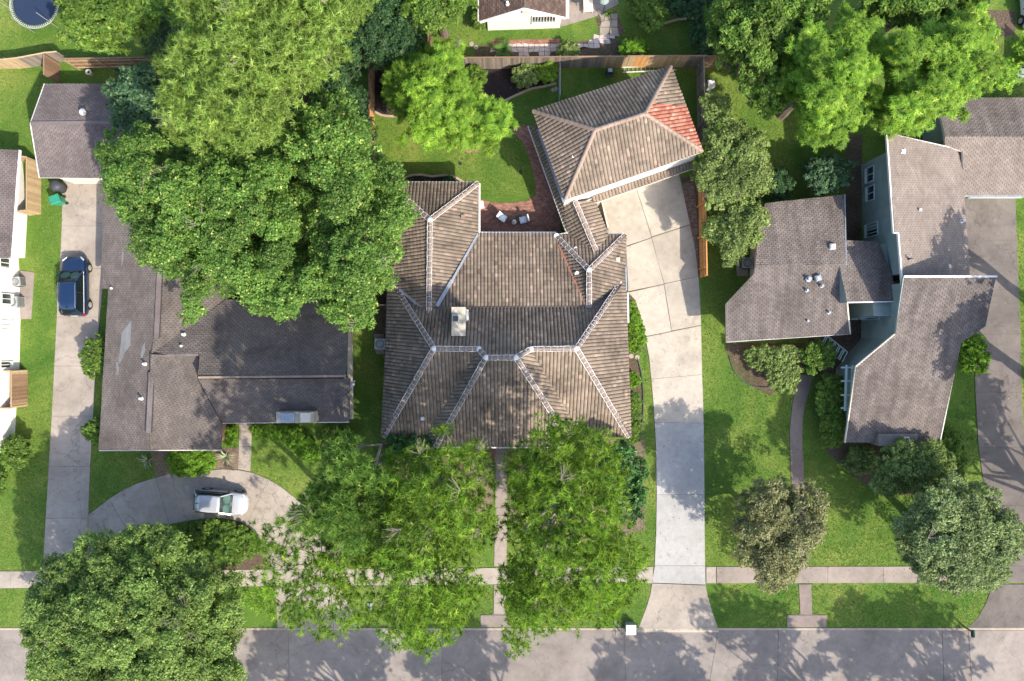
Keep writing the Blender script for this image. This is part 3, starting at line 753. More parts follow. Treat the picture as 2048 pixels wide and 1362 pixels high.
def tiled_garage():
    SIDE[0] = 'trim'
    t = thing('garage', 'tall angled garage with brown tile hip roof, one slope partly red', 'garage')
    z = 5.5; W = P(1066,222,z); N = P(1342,133,z); E = P(1405,303,z); S = P(1130,400,z); R1 = P(1190,260,8.0); R2 = P(1290,228,8.0)
    tile = M['tile']
    roof_face(t, [W, N, R2, R1], 'tile', tile); roof_face(t, [E, S, R1, R2], 'tile', tile); roof_face(t, [W, R1, S], 'tile', tile)
    dN = (E-N); P1 = N + dN*.47; # boundary between brown and red tiles on the east slope
    P2 = R2.lerp(N, .22)
    roof_face(t, [N, P2, P1], 'tile', tile); roof_face(t, [P1, P2, R2, E], 'tile', M['tile_red'])
    for a, b in ((R1,R2),(W,R1),(S,R1),(R2,E),(R2,N)): ridge(t, a, b, M['tile_cap_brown'], False)
    g0 = Vector((0,0,-.1))
    edge_strip(t, [S+g0, E+g0], .05, .22, M['white'], 'fascia')
    # walls: follow the roof outline, inset
    c = (W+N+E+S)/4; q = [c + (p-c)*k for p, k in ((W,.95),(N,.95),(E,.985),(S,.985))]
    m = MB()
    for i in range(4):
        a = q[i]; b = q[(i+1)%4]; m.poly([(a.x,a.y,0),(b.x,b.y,0),(b.x,b.y,z-.1),(a.x,a.y,z-.1)])
    m.build('wall', M['white'], t)
    # pent roof along the drive side
    sd_ = (q[3]-q[2]).normalized(); out = Vector((sd_.y, -sd_.x, 0)); out = out if out.y < 0 else -out
    a = Vector((q[3].x, q[3].y, 3.0)); b = Vector((q[2].x, q[2].y, 3.0))
    a0 = a.lerp(b, .22); b0 = b + (b-a)*.0; lo = Vector((0,0,-.3))
    roof_face(t, [a0+out*.5+lo, b0+out*.5+lo, b0, a0], 'tile', tile, .12, 'pent_roof')
    edge_strip(t, [a0+out*.52+lo+Vector((0,0,-.06)), b0+out*.52+lo+Vector((0,0,-.06))], .06, .16, M['trim'], 'fascia')
    # garage doors
    for k0, k1 in ((.30, .60), (.66, .95)):
        m = MB(); p = a.lerp(b, k0)+out*.03; r = a.lerp(b, k1)+out*.03
        for s in range(4): m.beam(Vector((p.x,p.y,.3+s*.56)), Vector((r.x,r.y,.3+s*.56)), .05, .53)
        m.build('garage_door', M['trim'], t)
    # pent roof on the patio side with its gutter
    sw = (q[3]-q[0]).normalized(); ow = Vector((sw.y, -sw.x, 0)); ow = ow if ow.x < 0 else -ow
    a = Vector((q[0].x, q[0].y, 3.2)); b = Vector((q[3].x, q[3].y, 3.2)); lo = Vector((0,0,-.5))
    A = P(1058,252,2.75); B = P(1136,468,2.75); A2 = P(1073,247,3.4); B2 = P(1124,392,3.4)
    roof_face(t, [A, B, B2+Vector((.0,0,0)), A2], 'tile', tile, .1, 'pent_roof')
    edge_strip(t, [A+Vector((-.05,0,-.05)), B+Vector((-.05,0,-.05))], .13, .12, M['trim'], 'gutter')
    edge_strip(t, [P(1076,258,4.9), P(1128,405,4.9)], .16, .12, M['gutter'], 'gutter')
    vent_pipe(t, 1146, 315, 6.4, .08, .25, M['trim'])
    # breezeway roof to the house
    C1 = P(1150,402,3.9); C2 = P(1192,502,3.7)
    roof_face(t, [P(1120,405,2.85), P(1136,468,2.75), C2, C1], 'tile', tile, .1, 'breezeway_roof')
    roof_face(t, [C1, C2, P(1217,470,2.8), P(1190,403,2.8)], 'tile', tile, .1, 'breezeway_roof')
    ridge(t, C1, C2, M['tile_cap_brown'], True)
    # wall at the breezeway
    m = MB(); p = P(1140,415); r = P(1152,470); m.beam(p+Vector((0,0,1.2)), r+Vector((0,0,1.2)), .15, 2.4); m.build('wall', M['stucco'], t)
    m = MB(); p = P(1196,415); r = P(1208,466); m.beam(p+Vector((0,0,1.2)), r+Vector((0,0,1.2)), .15, 2.4); m.build('wall', M['stucco'], t)
tiled_garage()

# ------------------------------------------------------------ left shingle house
def left_house():
    SIDE[0] = 'shingle_side'; t = thing('house', 'long dark grey shingle house with L shaped roof, half under big trees', 'house')
    sh = M['shingle_left']; z = 2.6
    rn = P(325,400,4.2); r1 = P(318,600,4.2); r2 = P(303,708,4.2); r3 = P(297,900,4.2)
    W0 = P(205,380,z); W1 = P(204,577,z); W1b = P(216,577,2.85); W2 = P(200,900,z)
    roof_face(t, [W0, W1, W1b, W2, r3, r2, r1, rn], 'sh', sh)
    # east slope of the west wing (north part) down to the courtyard
    vb = P(452,600,z)
    roof_face(t, [rn, r1, r2, vb, P(452,400,z)], 'sh', sh)
    # south end of the west wing
    roof_face(t, [r2, r3, P(441,899,z), P(444,846,z), P(395,758,3.45), P(395,712,4.05)], 'sh', sh)
    # east wing: north slope carried higher than the south slope (clerestory step)
    k1 = P(397,755,4.9); k2 = P(692,752,4.9); kw = P(399,708,4.25)
    roof_face(t, [vb, r2, kw, k1, k2, P(698,600,2.75)], 'sh', sh)
    roof_face(t, [P(397,758,3.75), P(444,846,z), P(698,843,z), P(700,757,3.75)], 'sh', sh)
    m = MB(); a = P(397,757,4.8); b = P(692,754,4.8)
    m.poly([a, b, b-Vector((0,0,1.1)), a-Vector((0,0,1.1))]); m.poly([P(397,756,4.85), P(399,709,4.2), P(399,709,3.9), P(397,756,3.6)]); m.build('clerestory_wall', M['brickwall'], t)
    edge_strip(t, [k1+Vector((0,0,.03)), k2+Vector((0,0,.03))], .16, .06, M['tile_cap_brown'], 'ridge_board')
    # ridge vents: pale cap between two dark slots
    for p, q in ((P(325,420,4.28), P(313,675,4.28)), (P(303,745,4.28), P(297,866,4.28))):
        m = MB(); m.beam(p, q, .34, .08); m.build('ridge_vent', M['shingle_patch'] if False else M['shingle_garage'], t)
        for s in (-.2, .2):
            m = MB(); m.beam(p+Vector((s,0,-.03)), q+Vector((s,0,-.03)), .05, .06); m.build('ridge_slot', M['metaldark'], t)
    edge_strip(t, [P(303,712,4.25), P(397,709,4.2)], .18, .05, M['shingle_garage'], 'ridge_cap')
    edge_strip(t, [P(441,846,2.5), P(441,899,2.5)], .06, .2, M['white'], 'fascia')
    edge_strip(t, [P(200,901,2.5), P(441,900,2.5)], .06, .16, M['trim'], 'fascia')
    edge_strip(t, [P(445,846,2.5), P(698,844,2.5)], .06, .16, M['trim'], 'fascia')
    # walls
    wall_poly(t, [(262,370),(256,878),(456,878),(456,824),(700,822),(706,640),(470,610),(466,370)], 2.3, M['brickwall'])
    m = MB(); a = P(706.5,640); b = P(706.5,824); m.poly([a, b, b+Vector((0,0,2.9)), a+Vector((0,0,2.9))]); m.build('end_wall', M['stucco'], t)
    # pale east eave board seen beyond the roof edge
    edge_strip(t, [P(698,640,2.2), P(702,838,2.2)], .38, .08, M['stucco'], 'eave_board')
    # patches of newer shingles, following the slope plane
    def on_plane(pl, px, py, lift):
        c, u, v, n = pl; o = Vector((0,0,H)); d = (P(px,py,0)-o); s = (c-o).dot(n)/d.dot(n); return o + d*s + n*lift
    _, pl = roof_plane_west = (None, frame([W0, W2, r3, rn]))
    for poly in ([(237,735),(241,700),(245,665),(264,640),(262,690),(250,708)], [(233,750),(234,724),(240,724),(239,750)], [(282,718),(284,700),(290,684),(292,700),(287,714)], [(245,503),(249,504),(248,520),(244,535)]):
        q = [on_plane(pl, x, y, .05) for x, y in poly]; m = MB(); m.poly(q); me = m.build('shingle_patch', M['shingle_patch'], t)
    for x, y, zz in ((226,577,2.85),(368,669,3.75),(365,692,3.95),(283,797,4.0),(290,728,4.1)):
        vent_pipe(t, x, y, zz, .07, .2, M['trim'])
    # chimney by the front eave
    a = P(552,824,3.9); b = P(628,846,3.9); cx, cy = (a.x+b.x)/2, (a.y+b.y)/2; w, d = b.x-a.x, a.y-b.y
    m = MB(); m.box((cx, cy, 1.9), (w, d, 3.9)); o = m.build('chimney', M['stucco'], t)
    m = MB(); m.box((cx-w*.18, cy, 3.98), (w*.36, d*.8, .18)); m.build('chimney_cap', M['gutter'], o)
    m = MB(); m.box((cx+w*.28, cy, 3.93), (w*.28, d*.9, .14), 0, .94); m.build('flue', M['cream'], o)
    # satellite dish on the east eave
    d_ = thing('satellite_dish', 'small pale blue satellite dish on the east eave of the dark shingle house', 'satellite dish', P(701,768,2.7))
    m = MB(); m.tube([(0,0,-.2),(0,0,.3),(.1,.1,.45)], .025, 6); m.build('mast', M['metal'], d_)
    m = MB(); n = 14
    rot = Matrix.Rotation(math.radians(50), 3, 'Y') @ Matrix.Rotation(.3, 3, 'X')
    rings = []
    for r, h in ((.02, 0), (.16, .02), (.30, .07)):
        rings.append([rot @ Vector((r*math.cos(2*math.pi*k/n), r*.85*math.sin(2*math.pi*k/n), h)) + Vector((.12,.0,.5)) for k in range(n)])
    v = sum(rings, []); m.add(v, [tuple(range(n))] + [(i*n+k, i*n+(k+1)%n, (i+1)*n+(k+1)%n, (i+1)*n+k) for i in range(2) for k in range(n)]); m.build('dish', M['gutter'], d_)
    m = MB(); m.tube([(.1,0,.45),(.45,.25,.7)], .015, 5); m.box((.45,.25,.72), (.1,.06,.06)); m.build('arm', M['trim'], d_)
left_house()
def left_garage():
    SIDE[0] = 'trim'
    t = thing('garage', 'detached garage with mauve brown shingle gable roof beside the left driveway', 'garage')
    z = 2.5; sh = M['shingle_garage']
    r1 = P(62,247,3.8); r2 = P(245,245,3.8)
    roof_face(t, [P(90,168,z), r1, r2, P(238,168,z)], 'sh', sh); roof_face(t, [r1, P(80,355,z), P(238,357,z), r2], 'sh', sh)
    edge_strip(t, [r1+Vector((0,0,.03)), r2+Vector((0,0,.03))], .26, .04, M['shingle_garage'], 'ridge_cap')
    edge_strip(t, [P(89,168,z), P(61,247,3.78), P(79,355,z)], .05, .16, M['trim'], 'rake_board', -.04)
    wall_poly(t, [(142,200),(142,365),(262,365),(262,200)], 2.35, M['cream'])
    m = MB(); a = P(150,367); b = P(236,367)
    for s in range(4): m.beam(Vector((a.x, a.y, .3+s*.52)), Vector((b.x, b.y, .3+s*.52)), .07, .5)
    m.build('garage_door', M['cream'], t)
    m = MB(); m.lathe(P(168,225,3.6), [(.2,-.1),(.2,.1),(.28,.12),(.2,.26),(.06,.32)], 14); m.build('roof_vent', M['white'], t, True)
left_garage()
def west_house():
    t = thing('house', 'white walled house cut by the left edge of the lawn, grey shingle roof', 'house')
    z = 2.75
    roof_face(t, [P(-160,290,z+1.2), P(38,300,z), P(22,516,z), P(-160,520,z+1.2)], 'sh', M['shingle_garage'])
    edge_strip(t, [P(39,300,z), P(23,516,z)], .12, .14, M['trim'], 'gutter', -.06)
    wall_poly(t, [(-160,300),(44,320),(55,420),(50,516),(-160,516)], 2.55, M['white'])
    wall_poly(t, [(-160,517),(37,517),(40,560),(41,640),(39,735),(33,812),(30,870),(5,905),(-160,905)], 3.6, M['white'])
    roof_face(t, [P(-160,516,5), P(-25,516,3.7), P(-25,905,3.7), P(-160,905,5)], 'sh', M['shingle_garage'])
    for y0, y1, xx, lab in ((520,540,38,''),(590,610,41,''),(642,660,40,''),(722,734,39,'')):
        window(t, P(xx,y0), P(xx,y1), 1.0, 2.0, (1,0,0), cols=2)
    # basement-like planter box
west_house()

# ------------------------------------------------------------ right teal house
def right_house():
    t = thing('house', 'grey teal two storey house with angular tan and grey shingle roofs', 'house')
    sh = M['shingle_right']
    z = 2.8
    roof_face(t, [P(1530,407,z), P(1689,389,z), P(1692,530,3.9), P(1512,530,3.9), P(1515,470,3.4)], 'sh', sh)
    roof_face(t, [P(1512,530,3.9), P(1678,530,3.9), P(1693,606,3.3), P(1700,668,z), P(1453,684,z), P(1452,608,3.3), P(1508,548,3.8)], 'sh', sh)
    # connector rising to the south
    C0 = P(1678,531,3.85); C1 = P(1692,481,3.5); C2 = P(1757,483,3.5); C3 = P(1797,603,4.4); C4 = P(1694,605,4.4)
    roof_face(t, [C0, C1, C2, P(1782,545,3.95), C3, C4], 'sh', sh)
    m = MB(); m.poly([C0, C4, C4-Vector((0,0,1.5)), C0-Vector((0,0,.5))]); m.build('gable_wall', M['teal'], t)
    edge_strip(t, [C4, C3], .08, .22, M['trim'], 'fascia', -.08)
    # tall north block: shed roof falling to the east
    N1 = P(1773,266,6.0); N2 = P(1923,300,3.3); N3 = P(1938,555,3.3); N4 = P(1806,585,6.0); N5 = P(1796,466,6.0); N6 = P(1787,465,6.0)
    roof_face(t, [N1, N2, N3, N4, N5, N6], 'sh', M['shingle_tan'])
    edge_strip(t, [N1, N6, N5, N4], .09, .2, M['white'], 'fascia', -.05); edge_strip(t, [N1, N2], .06, .16, M['trim'], 'fascia', -.06)
    # south block: shed roof falling to the street
    S1 = P(1807,553,6.6); S2 = P(1993,553,6.6); S3 = P(1970,652,5.4); S4 = P(1921,684,5.0); S5 = P(1880,885,2.7); S6 = P(1690,885,2.7); S7 = P(1712,733,4.45); S8 = P(1790,668,5.2)
    roof_face(t, [S1, S2, S3, S4, S5, S6, S7, S8], 'sh', M['shingle_right'])
    edge_strip(t, [S1, S2], .12, .2, M['white'], 'fascia', -.02); edge_strip(t, [S8, S7], .1, .2, M['cream'], 'fascia', -.04); edge_strip(t, [S7, S6], .06, .16, M['cream'], 'fascia', -.05)
    edge_strip(t, [S3, S4, S5], .06, .14, M['trim'], 'fascia', -.06); edge_strip(t, [S1, S8], .05, .16, M['teal'], 'fascia', -.06)
    edge_strip(t, [P(1689,389,z), P(1692,530,3.9)], .08, .16, M['gutter'], 'fascia', -.03); edge_strip(t, [P(1694,606,3.35), P(1700,668,z)], .1, .16, M['cream'], 'fascia', -.03)
    edge_strip(t, [P(1453,684,z), P(1700,668,z)], .06, .14, M['trim'], 'fascia', -.08)
    # walls
    wall_poly(t, [(1545,425),(1640,418),(1648,650),(1455,660),(1455,620),(1500,565),(1500,480),(1540,470)], [2.6]*8, M['cream'])
    wall_poly(t, [(1722,330),(1726,480),(1728,560),(1862,566),(1852,360),(1850,352)], [5.0,5.2,5.2,3.0,3.0,3.0], M['teal'])
    wall_poly(t, [(1690,500),(1726,500),(1726,636),(1690,636)], [3.3,3.3,4.2,4.2], M['teal'])
    wall_poly(t, [(1723,578),(1722,676),(1672,738),(1672,858),(1822,858),(1822,692),(1856,664),(1856,578)], [6.0,4.7,4.1,2.6,2.6,4.6,4.9,6.1], M['teal'])
    # windows
    def win(x, y0, y1, z0, z1, cols=2): window(t, P(x, y0), P(x, y1), z0, z1, (-1,0,0), M['tealtrim'], cols)
    win(1722.5, 343, 372, .9, 1.9); win(1723.5, 380, 408, .9, 1.9); win(1726, 452, 478, .6, 2.2, 4)
    win(1722.5, 606, 640, .2, 2.6, 3)
    a = P(1693,636); b = P(1707,636); window(t, a, b, .8, 2.3, (0,-1,0), M['tealtrim'], 1); a = P(1710,636); b = P(1724,636); window(t, a, b, .8, 2.3, (0,-1,0), M['tealtrim'], 1)
    # details on the roofs
    box_vent(t, 1665, 493, 3.75, .42, M['white']); box_vent(t, 1636, 556, 3.9, .45, M['flash'], .3); vent_pipe(t, 1617, 558, 3.85, .11, .25)
    for x, y, zz in ((1613,581,3.6),(1643,572,3.7),(1657,625,3.2),(1614,642,3.0)): vent_pipe(t, x, y, zz, .07, .22, M['flash'])
    box_vent(t, 1805, 303, 5.5, .36, M['white']); vent_pipe(t, 1836, 421, 5.0, .08, .3, M['trim']); vent_pipe(t, 1923, 442, 3.6, .08, .3, M['trim']); vent_pipe(t, 1817, 518, 5.7, .05, .35, M['metaldark'])
    # skylit chimney block at the front eave
    a = P(1758,868,3.2); b = P(1836,892,3.2); m = MB(); m.box(((a.x+b.x)/2, (a.y+b.y)/2, 1.6), (b.x-a.x, a.y-b.y, 3.1)); o = m.build('chimney', M['shingle_tan'], t)
    p = P(1814,879,3.3); m = MB(); m.box((p.x, p.y, 3.2), (.36,.36,.2)); m.build('flue', M['white'], o)
    m = MB(); m.box((p.x, p.y, 3.31), (.22,.22,.03)); m.build('flue_opening', M['metaldark'], o)
    # trellis porch along the west side
    pg = thing('pergola', 'pale teal slatted pergola against the west wall of the two storey house', 'pergola', P(1695,735))
    L = pg.location; q = lambda x, y, zz: P(x, y, zz) - L
    for y in (735, 762, 790, 816):
        m = MB(); m.beam(q(1682,y,2.3), q(1712,y,2.3), .12, .12); m.build('rafter', M['tealtrim'], pg)
    for x in (1693, 1705):
        m = MB(); m.beam(q(x,730,2.4), q(x-3,822,2.4), .12, .14); m.build('beam', M['tealtrim'], pg)
    for y in (735, 816):
        m = MB(); m.beam(q(1688,y,0)*1, q(1688,y,0)+Vector((0,0,2.25)), .1, .1); m.build('post', M['tealtrim'], pg)
    gt = thing('trellis_gate', 'slatted green trellis set diagonally beside the shaded courtyard', 'trellis', P(1668,690))
    L = gt.location
    for k in range(17):
        f = k/16; a = P(1650+45*f, 668+36*f, 1.9)-L; b = a+Vector((-.35,-.75,-.1)); m = MB(); m.beam(a, b, .04, .05); m.build('slat', M['tealtrim'] if k % 3 else M['blade'], gt)
    m = MB(); m.beam(P(1650,668,1.93)-L, P(1695,704,1.93)-L, .08, .08); m.build('rail', M['teal'], gt)
    for x, y in ((1650,668),(1695,704)):
        m = MB(); a = P(x,y,1.9)-L; m.beam(a, Vector((a.x,a.y,0)), .08, .08); m.build('post', M['teal'], gt)
right_house()
def right_garage():
    t = thing('garage', 'grey teal garage with tan shingle gable roof at the dark driveway head', 'garage')
    z = 2.7
    roof_face(t, [P(1873,196,z), P(2180,196,z), P(2190,273,4), P(1889,273,4)], 'sh', M['shingle_right']); roof_face(t, [P(1889,273,4), P(2190,273,4), P(2180,391,z), P(1925,391,z), P(1925,303,3.7), P(1890,291,3.85)], 'sh', M['shingle_tan'])
    edge_strip(t, [P(1925,392,z), P(2180,392,z)], .1, .2, M['gutter'], 'fascia', -.1)
    wall_poly(t, [(1845,236),(1845,300),(1892,300),(1892,394),(2090,394),(2090,236)], [2.4,3.2,3.2,2.4,2.4,2.4], M['teal'])
    m = MB(); a = P(1934,396); b = P(2040,396)
    for s in range(4): m.beam(Vector((a.x, a.y, .3+s*.52)), Vector((b.x, b.y, .3+s*.52)), .07, .5)
    m.build('garage_door', M['tealtrim'], t)
right_garage()
def north_house():
    t = thing('house', 'white walled gable end house with brown roof beyond the north fence', 'house')
    z = 2.9
    roof_face(t, [P(958,42,z), P(1047,15,4.3), P(1047,-260,4.3), P(958,-260,z)], 'sh', M['shingle_brown']); roof_face(t, [P(1047,15,4.3), P(1131,34,z), P(1131,-260,z), P(1047,-260,4.3)], 'sh', M['shingle_brown'])
    edge_strip(t, [P(960,44,z), P(1047,17,4.3), P(1131,36,z)], .08, .2, M['white'], 'rake_board', -.08)
    edge_strip(t, [P(957,42,z), P(957,-200,z)], .1, .12, M['trim'], 'gutter', -.05); edge_strip(t, [P(1135,36,z), P(1135,-200,z)], .22, .12, M['white'], 'gutter', -.05)
    b = [P(976,61), P(1120,56)]; m = MB(); mid = (b[0]+b[1])/2
    m.poly([b[0], b[1], b[1]+Vector((0,0,2.75)), Vector((mid.x, mid.y, 4.05)), b[0]+Vector((0,0,2.75))])
    c0 = P(976,-250); c1 = P(1120,-250); m.poly([b[1], c1, c1+Vector((0,0,2.75)), b[1]+Vector((0,0,2.75))]); m.poly([b[0], c0, c0+Vector((0,0,2.75)), b[0]+Vector((0,0,2.75))])
    m.build('wall', M['white'], t)
    a = P(1063,58); bb = P(1108,57); window(t, a, bb, 1.15, 2.15, (0,-1,0), M['trim'], 8)
    m = MB(); p = P(1050,60); m.box((p.x, p.y-.03, 2.95), (.5,.05,.4)); m.build('gable_vent', M['cream'], t)
    vent_pipe(t, 1015, 8, 3.9, .07, .25, M['trim'])
north_house()
# ------------------------------------------------------------ fences
BRD = {}
def board_mesh(w, h, mat):
    k = (w, h, mat.name)
    if k not in BRD:
        m = MB(); m.box((0,0,h/2), (w*.94, .022, h)); me = mesh('board', m.v, m.f); me.materials.append(mat); BRD[k] = me
    return BRD[k]
def fence(px, h, label, mats, side=1, group=None, w=.145, rails=True, rmat=None):
    rmat = rmat or mats[-1][1]
    """mats: list of (fraction end, mat); side: which side the rails are on"""
    t = thing('board_fence', label, 'fence', P(*px[0]), group=group)
    pts = [P(*p) for p in px]; tot = sum((pts[i+1]-pts[i]).length for i in range(len(pts)-1)); run = 0
    hh = round(h, 2)
    for i in range(len(pts)-1):
        a, b = pts[i], pts[i+1]; d = (b-a); L = d.length; d.normalize(); nrm = Vector((-d.y, d.x, 0))*side; ang = math.atan2(d.y, d.x)
        n = max(1, round(L/w))
        for k in range(n):
            f = (run + L*(k+.5)/n)/tot; mt = [m for e, m in mats if f <= e+1e-6][0]
            o = bpy.data.objects.new('board', board_mesh(w, hh, mt)); C.objects.link(o); o.parent = t
            p = a + d*(L*(k+.5)/n) - t.location + nrm*random.uniform(-.006, .006)
            o.location = (p.x, p.y, random.uniform(-.03, .01)); o.rotation_euler = (random.uniform(-.012, .012), 0, ang)
        if rails:
            for z in (.3, h*.5, h-.3):
                m = MB(); m.beam(a-t.location+nrm*.045+Vector((0,0,z)), b-t.location+nrm*.045+Vector((0,0,z)), .05, .09); m.build('rail', rmat, t)
            k = 0.0
            while k < L:
                p = a + d*k - t.location + nrm*.11; m = MB(); m.box((p.x, p.y, h/2-.03), (.09,.09,h-.06), ang); m.build('post', rmat, t); k += 2.4
        m = MB(); m.beam(a-t.location+Vector((0,0,h+.02)), b-t.location+Vector((0,0,h+.02)), .09, .035); m.build('cap_rail', mats[0][1], t)
        run += L
    return t
WG, WT, WB_, WO = M['wood_grey'], M['wood_tan'], M['wood_brown'], M['wood_orange']
fence([(748,139),(930,138),(1150,136),(1398,134)], 2.1, 'long grey board fence with one tan stretch behind the tiled house', [(.11,WB_),(.25,WT),(.46,WG),(.70,WG),(.79,WT),(.83,WO),(.95,WT),(1,WG)], 1)
fence([(749,141),(749,400)], 2.0, 'side fence, painted orange for sun and brown for shade, between the oak trees and the west lawn', [(.35,WB_),(.75,WO),(1,WT)], -1)  # board colours paint in the light: orange for the sunlit stretch, brown for shade
fence([(1393,136),(1396,300)], 2.0, 'dark grey side fence between the red tiled slope and the olive shrubs', [(1,WG)], -1)
fence([(1396,352),(1400,556)], 1.9, 'bright orange cedar fence beside the top of the pale driveway', [(1,WO)], -1)
fence([(1400,134),(1545,133),(1680,132)], 2.0, 'shaded brown fence running under the trees east of the white vent box', [(1,WB_)], 1)
fence([(-60,138),(40,137),(68,134),(120,124),(143,122)], 1.7, 'tan board fence by the trampoline yard', [(.6,WT),(1,WG)], 1)
fence([(160,137),(318,134)], 1.8, 'brown board fence with three rails showing, below the dark tree', [(1,WB_)], -1, rmat=WT)
fence([(120,128),(120,168)], 1.8, 'short dark fence return beside the detached garage corner', [(1,WB_)], -1)
fence([(864,20),(862,112)], 1.9, 'brown fence running north beside the sunlit strip of lawn', [(1,WB_)], -1)
fence([(640,122),(745,121)], 1.9, 'grey fence stub west of the bed with black mulch', [(1,WG)], 1)
fence([(742,612),(778,612)], 1.7, 'short tan fence piece closing the gap between two houses', [(1,WT)], 1)
fence([(57,322),(82,325),(82,428),(60,431)], 1.55, 'tan cedar screen fence round the service corner of the white house', [(1,WT)], -1)
fence([(20,740),(55,740),(55,812),(20,812)], 1.7, 'brown striped cedar screen box on the white house wall', [(.3,WT),(.7,WB_),(1,WT)], -1)
fence([(2048,84),(2046,150)], 1.8, 'dark fence end at the right edge behind the far garage', [(1,WB_)], -1)
t = thing('wire_fence', 'thin grey metal gate panel between the bed and the ladder lawn', 'gate', P(1118,140))
for k in range(14):
    m = MB(); a = P(1118,140+k*4.6)-t.location; m.beam(a, a+Vector((0,0,1.2)), .025, .025); m.build('bar', M['metal'], t)
for z in (.15, 1.2):
    m = MB(); m.beam(P(1118,139)-t.location+Vector((0,0,z)), P(1118,202)-t.location+Vector((0,0,z)), .05, .05); m.build('rail', M['metal'], t)

# ------------------------------------------------------------ yard equipment
def ac_unit(px, py, label, s=.78, h=.8, rz=0, pad=None):
    t = thing('air_conditioner', label, 'air conditioner', P(px,py,.05), rz)
    m = MB(); m.box((0,0,h/2), (s,s,h)).box((0,0,h+.02), (s*1.04,s*1.04,.05)); m.build('cabinet', M['metal'], t)
    m = MB(); m.lathe((0,0,h+.03), [(s*.42,0),(s*.42,.03),(s*.38,.035),(s*.37,.012)], 18); m.build('fan_well', M['metaldark'], t)
    m = MB()
    for k in range(4):
        a = k*math.pi/2+.4; ca, sa = math.cos(a), math.sin(a); r = s*.34
        m.poly([(0,0,h+.05),(r*math.cos(a-.3),r*math.sin(a-.3),h+.045),(r*ca,r*sa,h+.07),(r*math.cos(a+.25),r*math.sin(a+.25),h+.075)])
    m.lathe((0,0,h+.045), [(s*.1,0),(s*.1,.05)], 10); m.build('fan', M['metal'], t)
    m = MB()
    for r in (.18,.28,.37):
        q = [(s*r*math.cos(2*math.pi*k/16), s*r*math.sin(2*math.pi*k/16), h+.10) for k in range(17)]; m.tube(q, .006, 4, False)
    m.build('grille', M['metaldark'], t)
    m = MB(); n = 9
    for sgn in (-1, 1):
        for k in range(n): m.box((sgn*s*.505, 0, .1+k*(h-.15)/n), (.012, s*.9, .03)).box((0, sgn*s*.505, .1+k*(h-.15)/n), (s*.9, .012, .03))
    m.build('louvres', M['metaldark'], t)
    return t
slab(None, [(22,540),(60,543),(69,545),(63,638),(40,638),(32,628),(28,560)], M['concrete_walk'], .05, -.05, 0, 'equipment_pad')
bpy.data.objects['equipment_pad']['kind'] = 'structure'
ac_unit(44, 565, 'grey air conditioner nearer the garage on the white house pad, turned askew', .68, .7, .12); ac_unit(40, 605, 'grey air conditioner with open dark fan, lower one on the white house pad', .78, .85, .04)
for i, (pl, ac) in enumerate((([(748,668),(768,668),(768,708),(752,708)], (764,688,'pale air conditioner half under the west eave of the tiled house')), ([(1472,522),(1496,520),(1496,551),(1474,552)], (1488,528,'grey air conditioner beside the one storey shingle wing under an olive tree')))):
    o = slab(None, pl, M['concrete_walk'], .05, -.05, 0, 'equipment_pad'); o['kind'] = 'structure'; ac_unit(*ac)
def cabinet(name, px, py, label, cat, s, h, mat, topmat=None, rz=0):
    t = thing(name, label, cat, P(px,py), rz); m = MB(); m.box((0,0,h/2), (s[0],s[1],h), 0, .97); m.build('body', mat, t)
    m = MB(); m.box((0,0,h+.02), (s[0]*1.04,s[1]*1.04,.05)); m.build('lid', topmat or mat, t)
    m = MB(); m.box((0,-s[1]*.5,h*.55), (s[0]*.3,.03,.05)); m.build('handle', M['metaldark'], t); return t
cabinet('utility_box', 1259, 1252, 'white metal utility cabinet on the kerb beside the driveway apron', 'utility box', (.72,.72), .7, M['metal'], M['trim'])
cabinet('air_vent_box', 1416, 176, 'white box unit standing on the shaded grass by the side fence', 'vent box', (.5,.5), .9, M['trim'], M['white'], .1)
cabinet('storage_bin', 2026, 152, 'pale blue grey bin on the grass behind the far garage', 'storage bin', (.8,.75), .7, M['gutter'])
cabinet('meter_cover', 741, 1212, 'small grey meter cover set into the verge lawn', 'meter cover', (.42,.5), .06, M['gutter'])
cabinet('play_box', 1722, 30, 'grey green plastic play box half hidden by leaves near the top edge', 'toy box', (.9,.8), .9, M['teal'])
def wheelie(px, py, label, mat, rz):
    t = thing('wheeled_bin', label, 'wheeled bin', P(px,py,.05), rz)
    m = MB(); v = [(-.22,-.26,.05),(.22,-.26,.05),(.22,.26,.05),(-.22,.26,.05),(-.3,-.36,1.0),(.3,-.36,1.0),(.3,.36,1.0),(-.3,.36,1.0)]
    m.add(v, [(3,2,1,0),(0,1,5,4),(1,2,6,5),(2,3,7,6),(3,0,4,7),(4,5,6,7)]); m.build('body', mat, t)
    m = MB(); v = [(-.33,-.40,1.0),(.33,-.40,1.0),(.33,.40,1.0),(-.33,.40,1.0),(-.28,-.30,1.1),(.28,-.30,1.1),(.28,.34,1.1),(-.28,.34,1.1)]
    m.add(v, [(3,2,1,0),(0,1,5,4),(1,2,6,5),(2,3,7,6),(3,0,4,7),(4,5,6,7)]); m.build('lid', mat, t)
    m = MB(); m.tube([(-.25,.46,.98),(.25,.46,.98)], .02, 6); m.build('handle', M['black'], t)
    for s in (-.27, .27):
        m = MB(); m.tube([(s-.03,.3,.11),(s+.03,.3,.11)], .12, 10); m.build('wheel', M['rubber'], t)
wheelie(126, 404, 'green wheeled rubbish bin beside the covered grill', M['green_plastic'], -1.2)
